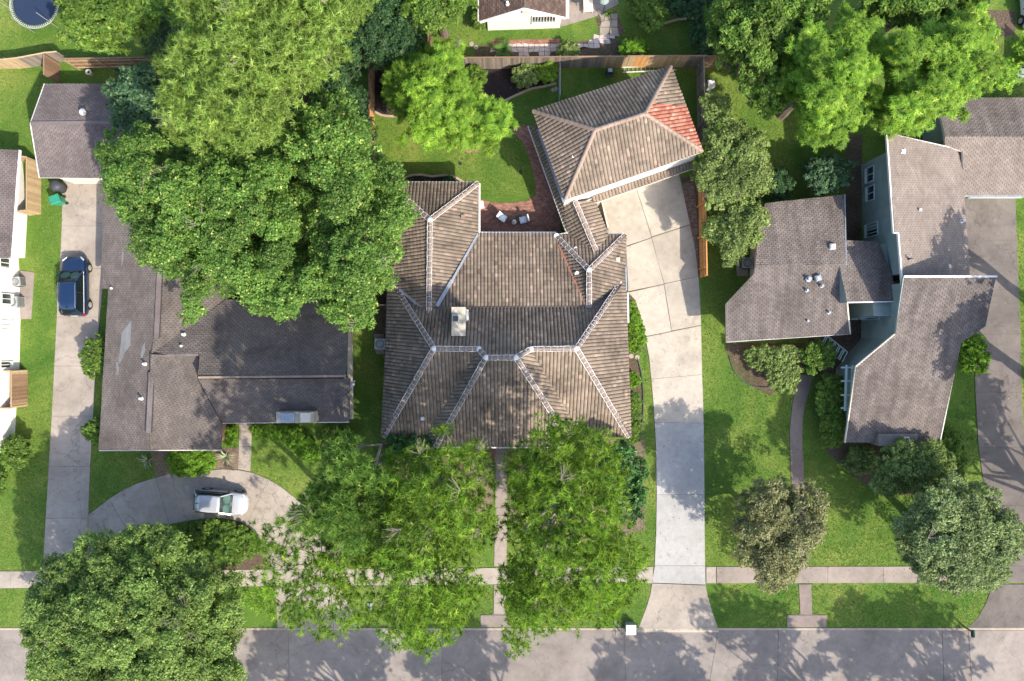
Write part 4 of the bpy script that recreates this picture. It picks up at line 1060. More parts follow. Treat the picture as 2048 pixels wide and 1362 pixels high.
def grill():
    t = thing('covered_grill', 'round grill under a charcoal cover by the garage corner', 'grill', P(125,376,.05))
    m = MB(); m.lathe((0,0,0), [(.42,.05),(.45,.5),(.46,.78),(.40,.95),(.25,1.06),(.06,1.1)], 14)
    m.v = [(x*(1+.07*math.sin(5*math.atan2(y,x)+z*3)), y*(1+.07*math.sin(4*math.atan2(y,x)-z*4)), z) for x, y, z in m.v]; m.build('cover', M['grey_plastic'], t, True)
    m = MB(); m.box((.2,-.2,.9), (.1,.06,.04)); m.build('buckle', M['trim'], t)
    m = MB(); m.tube([(-.38,.1,0),(-.3,.1,.3)], .02, 5).tube([(.38,.1,0),(.3,.1,.3)], .02, 5).tube([(0,-.38,0),(0,-.3,.3)], .02, 5); m.build('leg', M['metaldark'], t)
grill()
def bbq():
    t = thing('smoker_grill', 'small black grill with silver top on the lawn near the ladder', 'grill', P(1217,150), .05)
    m = MB(); m.box((0,0,.72), (.5,.42,.32)); m.build('body', M['black'], t)
    m = MB(); m.box((0,.02,.91), (.32,.26,.06)); m.build('lid', M['metal'], t)
    for x, y in ((-.2,-.16),(.2,-.16),(-.2,.16),(.2,.16)):
        m = MB(); m.beam((x,y,0), (x,y,.56), .04, .04); m.build('leg', M['metaldark'], t)
    m = MB(); m.box((0,-.32,.72), (.5,.2,.03)); m.build('shelf', M['black'], t)
bbq()
def ladder():
    t = thing('ladder', 'aluminium extension ladder lying on edge along the north fence', 'ladder', P(1245,146))
    L = (P(1352,138)-P(1245,146)).length
    for y, z in ((0,.12),(.38,.12)):
        m = MB(); m.beam((0,y,z), (L,y-.05,z), .06, .09); m.build('side_rail', M['trim'], t)
    for k in range(13):
        x = .15+k*(L-.3)/12; m = MB(); m.tube([(x,0,.12),(x,.36,.12)], .025, 6); m.build('rung', M['metal'], t)
    t.rotation_euler[2] = .06
ladder()
def pot(px, py, label, r=.18, mat=None, z=0):
    t = thing('plant_pot', label, 'plant pot', P(px,py,z)); m = MB(); m.lathe((0,0,0), [(r*.7,0),(r,.35),(r*1.1,.36),(r*1.1,.42),(r*.9,.42),(r*.85,.36)], 14); m.build('pot', mat or M['white'], t)
    m = MB(); m.lathe((0,0,.34), [(r*.85,0),(r*.5,.02)], 12); m.build('soil', M['mulch'], t)
pot(183, 148, 'white round pot on the grass below the rail fence', .2, M['trim'])
def patio_chair(px, py, rz, label, mat):
    t = thing('patio_chair', label, 'patio chair', P(px,py,.04), rz, 'cushioned chairs on the brick patio')
    m = MB(); m.box((0,0,.40), (.56,.56,.05)); m.build('seat', M['metaldark'], t)
    m = MB(); m.box((0,0,.47), (.54,.54,.10), 0, .93); m.build('seat_cushion', mat, t)
    m = MB(); v = [(-.27,.22,.5),(.27,.22,.5),(.27,.32,.5),(-.27,.32,.5),(-.25,.36,1.0),(.25,.36,1.0),(.25,.44,1.0),(-.25,.44,1.0)]
    m.add(v, [(3,2,1,0),(0,1,5,4),(1,2,6,5),(2,3,7,6),(3,0,4,7),(4,5,6,7)]); m.build('back_cushion', mat, t)
    for x, y in ((-.26,-.24),(.26,-.24),(-.26,.26),(.26,.26)):
        m = MB(); m.beam((x,y,0), (x,y,.6 if y < 0 else .98), .035, .035); m.build('leg', M['metaldark'], t)
    for x in (-.31, .31):
        m = MB(); m.beam((x,-.26,.62), (x,.3,.64), .05, .03); m.build('armrest', M['metaldark'], t)
def cushion():
    t = NT('patterned cushion'); v = t.new('ShaderNodeTexVoronoi'); v.inputs['Scale'].default_value = 9; t.L(t.pos(), v.inputs['Vector'])
    c = t.ramp(v.outputs['Distance'], [(.12, (.10,.17,.28,1)), (.3, (.50,.58,.66,1)), (.6, (.72,.76,.80,1))]); return t.fin(c, .9, 0, .1)
M['cushion'] = cushion()
patio_chair(1006, 438, 1.0, 'patio chair left of the white figure, turned away from it', M['cushion']); patio_chair(1046, 442, -1.3, 'patio chair right of the white figure, facing the house', M['cushion'])
def figure_table():
    t = thing('side_table', 'dark round side table between the two patio chairs', 'side table', P(1028,446,.04))
    m = MB(); m.lathe((0,0,.45), [(.26,0),(.26,.04)], 18); m.build('tabletop', M['metaldark'], t)
    m = MB(); m.lathe((0,0,0), [(.2,0),(.04,.05),(.03,.4),(.1,.45)], 10); m.build('pedestal', M['metaldark'], t)
    f = thing('garden_ornament', 'white garden ornament standing on the small patio table', 'ornament', P(1028,444,.53))
    m = MB(); m.lathe((0,0,0), [(.2,0),(.2,.06),(.09,.1),(.10,.25),(.13,.42),(.08,.5),(.10,.58),(.07,.66),(.02,.7)], 12); m.v = [(x*.9,y*(1.0),z) for x,y,z in m.v]; m.build('figure', M['white'], f, True)
figure_table()
def bench():
    t = thing('planter_chair', 'white folding chair against the east wall of the north wing', 'chair', P(963,414,.04), .2)
    m = MB(); m.box((0,0,.45), (.42,.42,.05)); m.build('seat', M['white'], t)
    m = MB(); m.box((0,.22,.75), (.42,.05,.5)); m.build('backrest', M['white'], t)
    for x, y in ((-.18,-.18),(.18,-.18),(-.18,.18),(.18,.18)):
        m = MB(); m.beam((x,y,0), (x,y,.44), .035, .035); m.build('leg', M['white'], t)
bench()
def sprinkler(px, py, label):
    t = thing('drain_cover', label, 'drain', P(px,py)); m = MB(); m.lathe((0,0,0), [(.14,0),(.14,.02)], 12); m.build('rim', M['metaldark'], t)
    m = MB()
    for k in range(5): m.box((0,-.1+.05*k,.026), (.22,.02,.012))
    m.build('grate', M['black'], t)
sprinkler(920, 327, 'round drain cover in the lawn under the bright pecan tree'); sprinkler(1041, 343, 'round drain cover in the shaded lawn by the brick path')
for i, (x, y, l) in enumerate(((1106,180,'square stepping stone nearer the wavy bed edging'),(1112,178,'square stepping stone nearer the metal gate'),(943,88,'round stepping stone furthest from the flagstone path'),(952,95,'round stepping stone next to the red brick strip'),(1262,712,'round stepping stone against the east wall'),(1274,714,'round stepping stone nearest the driveway'))):
    m = MB(); m.lathe(P(x,y), [(.2,0),(.2,.05),(.18,.06)], 7 if i > 1 else 4); o = m.build('stepping_stone', M['concrete_old']); tag(o, l, 'stepping stone', 'stepping stones in the yards')
def mailbox():
    t = thing('mailbox', 'dark green kerbside mailbox left of the dark driveway apron', 'mailbox', P(1926,1252))
    m = MB(); m.beam((0,0,0), (0,0,1.05), .1, .1); m.build('post', M['wood_brown'], t)
    m = MB(); n = 7; v = []; L = .5
    for y in (-L/2-.1, L/2-.1):
        for k in range(n): a = math.pi*k/(n-1); v.append((.11*math.cos(a), y, 1.2+.09*math.sin(a)))
        v += [(-.11,y,1.05),(.11,y,1.05)]
    w = n+2; m.add(v, [(k, (k+1)%w, w+(k+1)%w, w+k) for k in range(w)] + [tuple(range(w))[::-1], tuple(range(w, 2*w))]); m.build('box', plain('dark green paint', (.01,.06,.045,1), .4), t)
    m = MB(); m.box((.13,.05,1.2), (.015,.04,.12)); m.build('flag', M['metal'], t)
mailbox()
def trampoline():
    t = thing('trampoline', 'round dark blue trampoline with white spring edge in the top left yard', 'trampoline', P(84,19)); r = 1.85; z = .85
    m = MB(); m.lathe((0,0,z), [(r*.86,-.005),(r*.86,.005)], 40); m.build('mat', plain('navy trampoline mat', (.012,.025,.06,1), .8), t)
    for rr, nm, mt, w in ((r, 'frame', M['metal'], .035), (r*.90, 'edge_ring', M['metaldark'], .02)):
        m = MB(); m.tube([(rr*math.cos(2*math.pi*k/48), rr*math.sin(2*math.pi*k/48), z+.02) for k in range(49)], w, 5, False); m.build(nm, mt, t)
    m = MB()
    for k in range(72):
        a = 2*math.pi*k/72; m.beam((r*.88*math.cos(a), r*.88*math.sin(a), z+.01), (r*.99*math.cos(a), r*.99*math.sin(a), z+.02), .035, .02)
    o = m.build('springs', M['trim'], t); o['kind'] = 'stuff'
    for k in range(6):
        a = 2*math.pi*k/6+.2; m = MB(); m.tube([(r*math.cos(a), r*math.sin(a), 0), (r*math.cos(a), r*math.sin(a), 2.4)], .025, 6); m.build('pole', M['metal'], t)
trampoline()
def pergola():
    t = thing('pergola', 'white slatted pergola glimpsed between the oak crowns at the grey roof edge', 'pergola', P(600,555))
    L = t.location
    for k in range(13):
        x = 572+k*4.8; m = MB(); m.beam(P(x,516,2.7)-L, P(x-2,586,2.7)-L, .06, .12); m.build('slat', M['trim'], t)
    for y in (520, 582):
        m = MB(); m.beam(P(568,y,2.6)-L, P(632,y,2.6)-L, .1, .16); m.build('beam', M['white'], t)
    for x, y in ((572,520),(628,520),(572,582),(628,582)):
        m = MB(); a = P(x,y,2.5)-L; m.beam(Vector((a.x,a.y,0)), a, .12, .12); m.build('post', M['white'], t)
pergola()
def lounger(px, py, rz, label):
    t = thing('deck_chair', label, 'lounger', P(px,py,.05), rz)
    for k in range(9):
        m = MB(); m.box((0,-.7+k*.17,.38 if k < 6 else .38+.09*(k-5)), (.62,.14,.03)); m.build('slat', M['cream'], t)
    for x in (-.33, .33):
        m = MB(); m.beam((x,-.8,.36), (x,.4,.36), .06, .06).beam((x,.3,.36), (x,.85,.7), .06, .06).beam((x,-.7,0), (x,-.7,.36), .06, .06).beam((x,.4,0), (x,.4,.36), .06, .06); m.build('frame', M['cream'], t)
lounger(1175, 8, .05, 'cream slatted lounger on the patio beyond the north fence')
def table_set():
    t = thing('patio_table', 'dark metal patio table on the terrace beyond the north fence', 'table', P(1150,2,.05))
    m = MB(); m.lathe((0,0,.7), [(.5,0),(.5,.03)], 20); m.build('tabletop', M['metaldark'], t)
    for k in range(4):
        a = k*math.pi/2+.4; m = MB(); m.tube([(.4*math.cos(a),.4*math.sin(a),0),(.1*math.cos(a),.1*math.sin(a),.35),(.35*math.cos(a),.35*math.sin(a),.7)], .02, 5); m.build('leg', M['metaldark'], t)
    u = thing('lamp_stand', 'tall dark leaning lantern pole with a wide teal top over the terrace', 'garden lantern', P(1204,30,.04))
    m = MB(); m.tube([(0,0,0),(.02,.05,1.2),(-.1,.2,2.2)], .035, 6); m.build('pole', M['metaldark'], u)
    m = MB(); m.lathe((-.1,.2,2.0), [(.42,0),(.36,.12),(.1,.3),(.03,.34)], 8); m.build('shade', M['teal'], u)
    for k in range(5):
        a = k*1.256; m = MB(); m.tube([(0,0,.5),(.4*math.cos(a),.4*math.sin(a),.5),(.5*math.cos(a),.5*math.sin(a),.05)], .02, 5); m.build('foot', M['metaldark'], u)
table_set()

# ------------------------------------------------------------ cars (built along +y = front)
def car(name, label, loc, rz, paint, L, W, Hh, rails, suv=True):
    t = thing(name, label, 'car', loc, rz)
    pm = NT(name+' paint'); pm.fin(paint, .28, .25, .5); pm.b.inputs['Coat Weight'].default_value = .6; pm.b.inputs['Coat Roughness'].default_value = .06; pm = pm.m
    hw = W/2
    # stations: (y, half width, z bottom, z belt, z top centre)
    S = [(-.5,.70,.42,.62,.66),(-.485,.84,.30,.80,.90),(-.455,.93,.24,.92,1.0),(-.40,.98,.22,.97,1.04),(-.25,1.0,.21,.99,1.05),(0,1.0,.21,.98,1.04),(.15,1.0,.21,.97,1.04),(.24,.99,.21,.95,1.05),(.33,.97,.22,.90,1.0),(.40,.93,.23,.84,.93),(.45,.86,.26,.74,.82),(.485,.72,.32,.62,.68),(.5,.5,.38,.52,.54)]
    m = MB(); n = 0; rings = []
    for y, w, zb, zs, zc in S:
        w *= hw; yy = y*L
        rings.append([(-w*.86,yy,zb),(-w*.98,yy,zb+.12),(-w,yy,(zb+zs)/2),(-w*.985,yy,zs-.06),(-w*.93,yy,zs),(-w*.72,yy,zc-.01),(-w*.35,yy,zc+.015),(0,yy,zc+.02),(w*.35,yy,zc+.015),(w*.72,yy,zc-.01),(w*.93,yy,zs),(w*.985,yy,zs-.06),(w,yy,(zb+zs)/2),(w*.98,yy,zb+.12),(w*.86,yy,zb)])
    k = 15; v = sum(rings, [])
    m.add(v, [(i*k+j, (i+1)*k+j, (i+1)*k+j+1, i*k+j+1)[::-1] for i in range(len(S)-1) for j in range(k-1)] + [((i+1)*k, i*k, i*k+k-1, (i+1)*k+k-1)[::-1] for i in range(len(S)-1)] + [tuple(range(k)), tuple(range((len(S)-1)*k, len(S)*k))[::-1]])
    body = m.build('body', pm, t, True); md = body.modifiers.new('s', 'SUBSURF'); md.levels = 1; md.render_levels = 2
    # greenhouse: roof shell and glass
    yr0, yr1 = (-.40*L, .06*L); yg0, yg1 = -.475*L, .235*L
    zt = Hh; zb = 1.0; wr = hw*.74; wb = hw*.93
    # roof panel rounded
    rp = []; 
    for y, ww, zz in ((yr0,.86,-.05),(yr0+.12*L,.97,-.01),(-.15*L,1,.0),(yr1-.06*L,.97,-.01),(yr1,.9,-.05)):
        rp.append([(x*wr*ww, y, zt+zz-abs(x)**2.5*.07) for x in (-1,-.8,-.4,0,.4,.8,1)])
    m = MB(); v = sum(rp, []); m.add(v, [(i*7+j, i*7+j+1, (i+1)*7+j+1, (i+1)*7+j) for i in range(4) for j in range(6)])
    ro = m.build('roof_panel', pm, t, True); sl = ro.modifiers.new('t', 'SOLIDIFY'); sl.thickness = .04; sl.offset = -1
    def quad(name, pts, mat, thick=.02):
        m = MB(); m.poly(pts); o = m.build(name, mat, t); s_ = o.modifiers.new('t', 'SOLIDIFY'); s_.thickness = thick; return o
    gl = M['carglass']
    z1 = zt-.10
    quad('windscreen', [(-wb*.93,yg1,zb+.02),(wb*.93,yg1,zb+.02),(wr*.92,yr1+.0,zt-.065),(-wr*.92,yr1+.0,zt-.065)], gl)
    quad('rear_window', [(wb*.85,yg0,zb+.04),(-wb*.85,yg0,zb+.04),(-wr*.84,yr0,z1+.02),(wr*.84,yr0,z1+.02)], gl)
    for s in (-1, 1):
        quad('side_window', [(s*wb,yg0+.05,zb),(s*wb,yg1-.03,zb),(s*wr*.97,yr1,z1-.01),(s*wr*.98,yr0+.03,z1-.01)][::s], gl)
        for (a, b) in (((s*wb*.97,yg1,zb+.02),(s*wr*.93,yr1,zt-.07)), ((s*wb*.92,yg0,zb+.03),(s*wr*.9,yr0,zt-.08))):
            m = MB(); m.beam(a, b, .08, .06); m.build('pillar', pm, t)
        m = MB(); m.beam((s*(wb*.5+wr*.5),-.12*L,zb), (s*(wr+.01),-.12*L,z1), .05, .09); m.build('door_pillar', M['black'], t)
        m = MB(); m.beam((s*(wb+.012),yg0+.1,zb+.0), (s*(wb+.012),yg1-.05,zb+.0), .03, .03); m.build('window_trim', M['trim'] if rails else M['metaldark'], t)
        if rails:
            m = MB(); m.tube([(s*wr*.93,yr0+.12,zt-.03),(s*wr*.95,yr0+.25,zt+.05),(s*wr*.96,yr1-.3,zt+.05),(s*wr*.94,yr1-.12,zt-.02)], .02, 6); m.build('roof_rail', M['chrome'], t)
        m = MB(); m.box((s*(hw+.10),.17*L,1.02), (.2,.1,.14)); m.box((s*(hw+.0),.165*L,.98), (.1,.05,.05)); m.build('mirror', M['black'] if not rails else pm, t)
        quad('headlight', [(s*hw*.55,.475*L,.72),(s*hw*.88,.425*L,.80),(s*hw*.84,.40*L,.88),(s*hw*.56,.455*L,.80)][::s], M['lens'], .04)
        quad('tail_light', [(s*hw*.72,-.492*L,.72),(s*hw*.95,-.455*L,.76),(s*hw*.90,-.452*L,1.0),(s*hw*.74,-.482*L,.96)][::-s], M['tail'], .04)
        for yy in (.30*L, -.31*L):
            wh = MB(); wh.tube([(s*(hw-.2),yy,.33),(s*(hw+.005),yy,.33)], .335, 20); w_ = wh.build('tyre', M['rubber'], t)
            rm = MB(); rm.tube([(s*(hw-.02),yy,.33),(s*(hw+.015),yy,.33)], .21, 14)
            for q in range(5):
                a = q*1.2566; rm.beam((s*(hw+.02),yy,.33), (s*(hw+.02),yy+.2*math.cos(a),.33+.2*math.sin(a)), .02, .05)
            rm.build('rim', M['metal'], w_)
            ar = MB(); ar.tube([(s*(hw-.03),yy+.37*math.cos(a*math.pi/10),.33+.37*math.sin(a*math.pi/10)) for a in range(11)], .05, 5); ar.build('wheel_arch', M['black'], t)
    m = MB(); m.box((0,.488*L,.50), (hw*1.1,.05,.16)); m.build('grille', M['black'], t)
    m = MB(); m.box((0,.245*L,1.045), (hw*1.5,.05,.03)); m.build('wiper_cowl', M['black'], t)
    for s in (-1, 1):
        m = MB(); m.beam((s*.1,.245*L,1.07), (s*.62,.215*L,1.11), .02, .015); m.build('wiper', M['black'], t)
        m = MB(); m.beam((s*hw*.78,.26*L,1.0), (s*hw*.62,.43*L,.86), .008, .02); m.build('bonnet_seam', M['black'], t)
    m = MB(); m.box((0,-.497*L,.75), (.5,.03,.14)); m.build('number_plate', M['trim'], t)
    m = MB(); m.tube([(0,-.36*L,zt-.01),(0,-.38*L,zt+.07)], [.05,.02], 8); m.build('antenna', M['black'], t)
    # dark cabin floor seen through the glass: seats and sunshade
    m = MB(); m.box((0,-.08*L,.98), (wb*1.7,.55*L,.1)); m.build('cabin', M['black'], t)
    if suv is not None:
        zz = zb+.10; m = MB()
        for s in (-1, 1):
            c = Vector((s*wb*.42, (yg1*.6+yr1*.4), zz+.10)); 
            pts = []
            for q in range(12):
                a = q*math.pi/6; yy = c.y+.26*math.sin(a); f = (yg1-yy)/(yg1-yr1)
                pts.append((c.x+wb*.42*math.cos(a), yy, (zb+.02)+(zt-.085-zb)*f-.03))
            m.poly(pts)
        m.build('sun_shade', M['shade'], t)
    return t
M['carglass'] = NT('car glass').fin((.018,.022,.026,1), .05, 0, .8)
def glassy():
    t = NT('clear windscreen'); t.fin((.02,.03,.03,1), .03, 0, .8); b = t.b; tr = t.new('ShaderNodeBsdfTransparent'); tr.inputs[0].default_value = (.72,.82,.8,1)
    ms = t.new('ShaderNodeMixShader'); ms.inputs[0].default_value = .72; t.L(b.outputs[0], ms.inputs[1]); t.L(tr.outputs[0], ms.inputs[2]); t.L(ms.outputs[0], t.n['Material Output'].inputs[0]); return t.m
M['carglass'] = glassy()
M['chrome'] = NT('chrome').fin((.75,.76,.78,1), .2, .9, .5)
M['lens'] = NT('lamp lens').fin((.55,.58,.6,1), .1, .2, .8)
M['tail'] = NT('red tail lens').fin((.35,.01,.01,1), .15, 0, .7)
M['shade'] = plain('silver green sunshade', (.52,.66,.62,1), .5, .1, var=.2, sc=5)
car('parked_car', 'dark blue estate car with roof rails parked on the left driveway', P(161,573,.05), math.radians(.5), (.008,.026,.075,1), 4.62, 1.86, 1.66, True)
car('parked_car', 'silver white hatchback parked on the half round front drive', P(449.5,1000,.05), math.radians(-94.5), (.42,.44,.48,1), 4.0, 1.74, 1.54, False)
car('parked_car', 'white car seen only as a corner at the top right edge', P(2056,8,0), math.radians(184), (.66,.68,.72,1), 4.6, 1.85, 1.6, False)
# ------------------------------------------------------------ vegetation
def grow(poly, d, amp=0.0, seed=0):
    """push an outline outwards and roughen it"""
    q = []; rnd = random.Random(seed)
    for k in range(len(poly)):
        a, b = poly[k], poly[(k+1) % len(poly)]; n = max(1, int(math.hypot(b[0]-a[0], b[1]-a[1])/20))
        q += [(a[0]+(b[0]-a[0])*u/n, a[1]+(b[1]-a[1])*u/n) for u in range(n)]
    poly = q; ar = sum(poly[k-1][0]*poly[k][1]-poly[k][0]*poly[k-1][1] for k in range(len(poly))); sg = 1 if ar > 0 else -1; out = []
    nz = [rnd.uniform(-1, 1)*amp for _ in poly]
    for k in range(len(poly)):
        a, b, c = poly[k-1], poly[k], poly[(k+1) % len(poly)]; tx, ty = c[0]-a[0], c[1]-a[1]; l = math.hypot(tx, ty) or 1; e = d+nz[k]; out.append((b[0]+sg*ty/l*e, b[1]-sg*tx/l*e))
    return out
def np_mesh(name, V, nper, tint, mat):
    """V (N*nper,3): N faces of nper verts"""
    n = len(V); nf = n//nper
    me = bpy.data.meshes.new(name); me.vertices.add(n); me.vertices.foreach_set('co', V.astype(np.float32).ravel())
    me.loops.add(n); me.loops.foreach_set('vertex_index', np.arange(n, dtype=np.int32))
    me.polygons.add(nf); me.polygons.foreach_set('loop_start', np.arange(0, n, nper, dtype=np.int32)); me.polygons.foreach_set('loop_total', np.full(nf, nper, dtype=np.int32))
    me.update(calc_edges=True)
    at = me.color_attributes.new('tint', 'FLOAT_COLOR', 'POINT'); c = np.zeros((n, 4), np.float32); c[:, 3] = 1
    c[:, :tint.shape[1]] = tint; at.data.foreach_set('color', c.ravel()); me.materials.append(mat); return me
def unit(a): return a/np.maximum(1e-6, np.linalg.norm(a, axis=1, keepdims=True))
def leaves(c, n, L, W, rg, tint, droop=.15):
    """c centres, n normals -> rhombic leaves"""
    N = len(c); r = rg.normal(size=(N, 3)); a = unit(np.cross(n, r)); b = np.cross(n, a)
    L = (L*rg.uniform(.6, 1.35, (N, 1))); W = L*W
    a = unit(a - np.array([[0, 0, 1.]])*droop)
    v = np.empty((N, 3, 3)); v[:, 0] = c - a*L*.45 - b*W*.55; v[:, 1] = c - a*L*.45 + b*W*.55 + n*W*.15; v[:, 2] = c + a*L*.75 + n*W*.15
    return v.reshape(-1, 3), np.repeat(tint, 3, axis=0)
def needles(c, n, L, W, m, rg, tint):
    """whorls of needles standing out from the twig ends"""
    d = unit((n[:, None, :]*.62 + rg.normal(size=(len(c), m, 3))*.62).reshape(-1, 3))
    c2 = np.repeat(c, m, axis=0); b = unit(np.cross(d, rg.normal(size=d.shape))); l = L*rg.uniform(.65, 1.2, (len(d), 1))
    v = np.empty((len(d), 3, 3)); v[:, 0] = c2 - b*W/2; v[:, 1] = c2 + b*W/2; v[:, 2] = c2 + d*l
    t = np.repeat(tint, m, axis=0).copy(); t[:, 0] = np.clip(t[:, 0] + rg.uniform(-.12, .12, len(t)), 0, 1)
    return v.reshape(-1, 3), np.repeat(t, 3, axis=0)
def pip(px, py, poly):
    inside = np.zeros(len(px), bool); n = len(poly); j = n-1
    for i in range(n):
        xi, yi = poly[i]; xj, yj = poly[j]
        c = ((yi > py) != (yj > py)) & (px < (xj-xi)*(py-yi)/((yj-yi) or 1e-9)+xi); inside ^= c; j = i
    return inside
def edge_dist(px, py, poly):
    d = np.full(len(px), 1e9); n = len(poly)
    for i in range(n):
        ax, ay = poly[i]; bx, by = poly[(i+1) % n]; ex, ey = bx-ax, by-ay; t = np.clip(((px-ax)*ex+(py-ay)*ey)/(ex*ex+ey*ey+1e-9), 0, 1)
        d = np.minimum(d, np.hypot(px-ax-t*ex, py-ay-t*ey))
    return d
NTRI = [0]
def tree(name, label, cat, poly, ztop, zlow, mat, base=None, bough=1.5, dens=1.0, leaf=.2, lw=.55, style='leaf', gap=.08, seed=1, round_=1.0, bark='bark', group=None, trunk_r=None, limbs=True, layers=2, relief=.8, flat=.62, vis=1.0):
    rg = np.random.default_rng(seed); K_ = K
    poly = grow(poly, bough*K_*.2, bough*K_*(.42 if limbs and ztop > 3 else .12), seed)
    xs = [p[0] for p in poly]; ys_ = [p[1] for p in poly]
    s = bough*K_*.88
    gx, gy = np.meshgrid(np.arange(min(xs)-s, max(xs)+s, s), np.arange(min(ys_)-s, max(ys_)+s, s*.9))
    gx = gx + (np.arange(gx.shape[0]) % 2)[:, None]*s/2
    gx = (gx + rg.uniform(-.38, .38, gx.shape)*s).ravel(); gy = (gy + rg.uniform(-.38, .38, gy.shape)*s).ravel()
    keep = pip(gx, gy, poly); gx, gy = gx[keep], gy[keep]; d = edge_dist(gx, gy, poly)/K_
    keep = d > bough*.30; gx, gy, d = gx[keep], gy[keep], d[keep]
    if len(gx) < 1: gx = np.array([np.mean(xs)]); gy = np.array([np.mean(ys_)]); d = np.array([bough])
    dm = max(d.max(), bough*.8); prof = np.sqrt(np.clip(1-(1-np.clip(d/dm, 0, 1))**2, 0, 1))
    z = zlow + (ztop-bough*.4-zlow)*prof**(round_*.55) + rg.uniform(-1, .6, len(d))*relief*min(1, (ztop-zlow)/4)
    drop = rg.uniform(size=len(d)) < gap; keep = ~drop | (len(d) < 5); gx, gy, z, d = gx[keep], gy[keep], z[keep], d[keep]
    R = bough*rg.uniform(.62, 1.0, len(z))*np.where(d < bough*.8, np.clip(d/bough*1.15, .5, 1), 1.0)
    B = [(gx, gy, z, R, rg.uniform(0, 1, len(z)))]
    for l in range(layers-1):    # lower storeys, seen through the gaps
        n2 = int(len(gx)*.65); i2 = rg.integers(0, len(gx), n2)
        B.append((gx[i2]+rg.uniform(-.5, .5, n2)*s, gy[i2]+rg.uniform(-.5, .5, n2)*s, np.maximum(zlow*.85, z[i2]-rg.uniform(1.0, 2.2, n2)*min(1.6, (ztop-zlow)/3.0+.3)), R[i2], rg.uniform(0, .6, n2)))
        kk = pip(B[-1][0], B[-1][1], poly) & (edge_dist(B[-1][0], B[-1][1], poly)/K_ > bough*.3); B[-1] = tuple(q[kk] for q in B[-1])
    cx, cy, cz, cr, ct = (np.concatenate([b[i] for b in B]) for i in range(5))
    k = (H-cz)/H/K_; X = (cx-1024)*k; Y = (681-cy)*k
    # twigs clumps on each bough dome
    cc, nn, tt = [], [], []
    tot = (cr**2).sum(); 
    for i in range(len(X)):
        r = cr[i]; ns = max(5, int(14*r*r/ (leaf*2.0)**.7))
        dd = unit(rg.normal(size=(ns, 3))*np.array([1, 1, .85]) + np.array([0, 0, .35])); dd[:, 2] = np.where(dd[:, 2] < -.1, -dd[:, 2]*.6, dd[:, 2]); rr = r*rg.uniform(.62, 1.08, (ns, 1))
        pc = np.array([X[i], Y[i], cz[i]]) + dd*rr*np.array([1, 1, flat])
        nl = max(5, int(dens*(21 if i < len(B[0][0]) else 10)*(0.2/leaf)**1.2)); rs = r*.24+.08
        ld = unit(rg.normal(size=(ns*nl, 3)) + np.array([0, 0, .35])); lc = np.repeat(pc, nl, axis=0) + ld*rs*rg.uniform(.3, 1.1, (ns*nl, 1))*np.array([1, 1, .75])
        no = unit(ld*.4 + np.repeat(dd, nl, axis=0)*.28 + np.array([0, 0, .5]) + rg.normal(size=ld.shape)*.5)
        cc.append(lc); nn.append(no)
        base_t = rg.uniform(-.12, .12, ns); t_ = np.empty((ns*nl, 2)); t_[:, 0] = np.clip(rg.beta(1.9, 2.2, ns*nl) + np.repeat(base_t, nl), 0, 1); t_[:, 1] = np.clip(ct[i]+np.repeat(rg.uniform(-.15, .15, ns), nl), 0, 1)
        tt.append(t_)
    c = np.concatenate(cc); n = np.concatenate(nn); t = np.concatenate(tt)
    if style == 'leaf': V, T = leaves(c, n, leaf*1.12, lw*1.15, rg, t); nper = 3; NTRI[0] += len(V)//3
    elif style == 'compound':   # drooping leaflets radiating from the twig end
        sub = rg.uniform(size=len(c)) < .36; c, n, t = c[sub], n[sub], t[sub]; m = 5
        N = len(c); phi = rg.uniform(0, 2*np.pi, N)[:, None] + np.arange(m)[None]*2*np.pi/m*.8
        d_ = np.stack([np.cos(phi), np.sin(phi), np.full_like(phi, -.28)], 2).reshape(-1, 3); d_ = unit(d_ + np.repeat(n, m, axis=0)*.35)
        c2 = np.repeat(c, m, axis=0); l = leaf*rg.uniform(.75, 1.2, (len(c2), 1)); up = unit(np.repeat(n, m, axis=0)+np.array([0, 0, .6])); b = unit(np.cross(d_, up)); w = l*lw
        v = np.empty((len(c2), 3, 3)); v[:, 0] = c2+d_*l*.15+b*w*.55; v[:, 1] = c2+d_*l*.15-b*w*.55; v[:, 2] = c2+d_*l*1.1+np.array([0, 0, -.04])
        V = v.reshape(-1, 3); T = np.repeat(np.repeat(t, m, axis=0), 3, axis=0); nper = 3; NTRI[0] += len(V)//3
    else:
        sub = rg.uniform(size=len(c)) < .27; V, T = needles(c[sub], n[sub], leaf, .05, 14, rg, t[sub]); nper = 3; NTRI[0] += len(V)//3
    b0 = P(base[1], base[2], 0) if base and base[0] == 'ground' else P(1024+(X.mean())*K_, 681-Y.mean()*K_, 0)
    th = thing(name, label, cat, b0, group=group)
    if '--count' in __import__('sys').argv: print('%7d %s' % (len(V)//3, label))
    V = V - np.array([b0.x, b0.y, 0]); me = np_mesh('crown', V, nper, T, LM[mat]); link('crown', me, th)
    if limbs:
        m = MB(); tr = trunk_r or max(.05, .035*ztop); rnd = random.Random(seed)
        top = Vector((X.mean()-b0.x, Y.mean()-b0.y, 0))*.35; fork = Vector((top.x*.6, top.y*.6, max(.25*ztop, zlow*.6)))
        top.z = ztop*.72
        m.tube([Vector((0,0,-.1)), Vector((0,0,.15)), fork*.5+Vector((rnd.uniform(-.1,.1),rnd.uniform(-.1,.1),0)), fork, (fork+top)/2+Vector((rnd.uniform(-.3,.3),rnd.uniform(-.3,.3),0)), top], [tr*1.5, tr*1.15, tr, tr*.85, tr*.6, tr*.25], 8)
        idx = list(range(len(B[0][0])))
        mx = 26 if style == 'needle' else 60
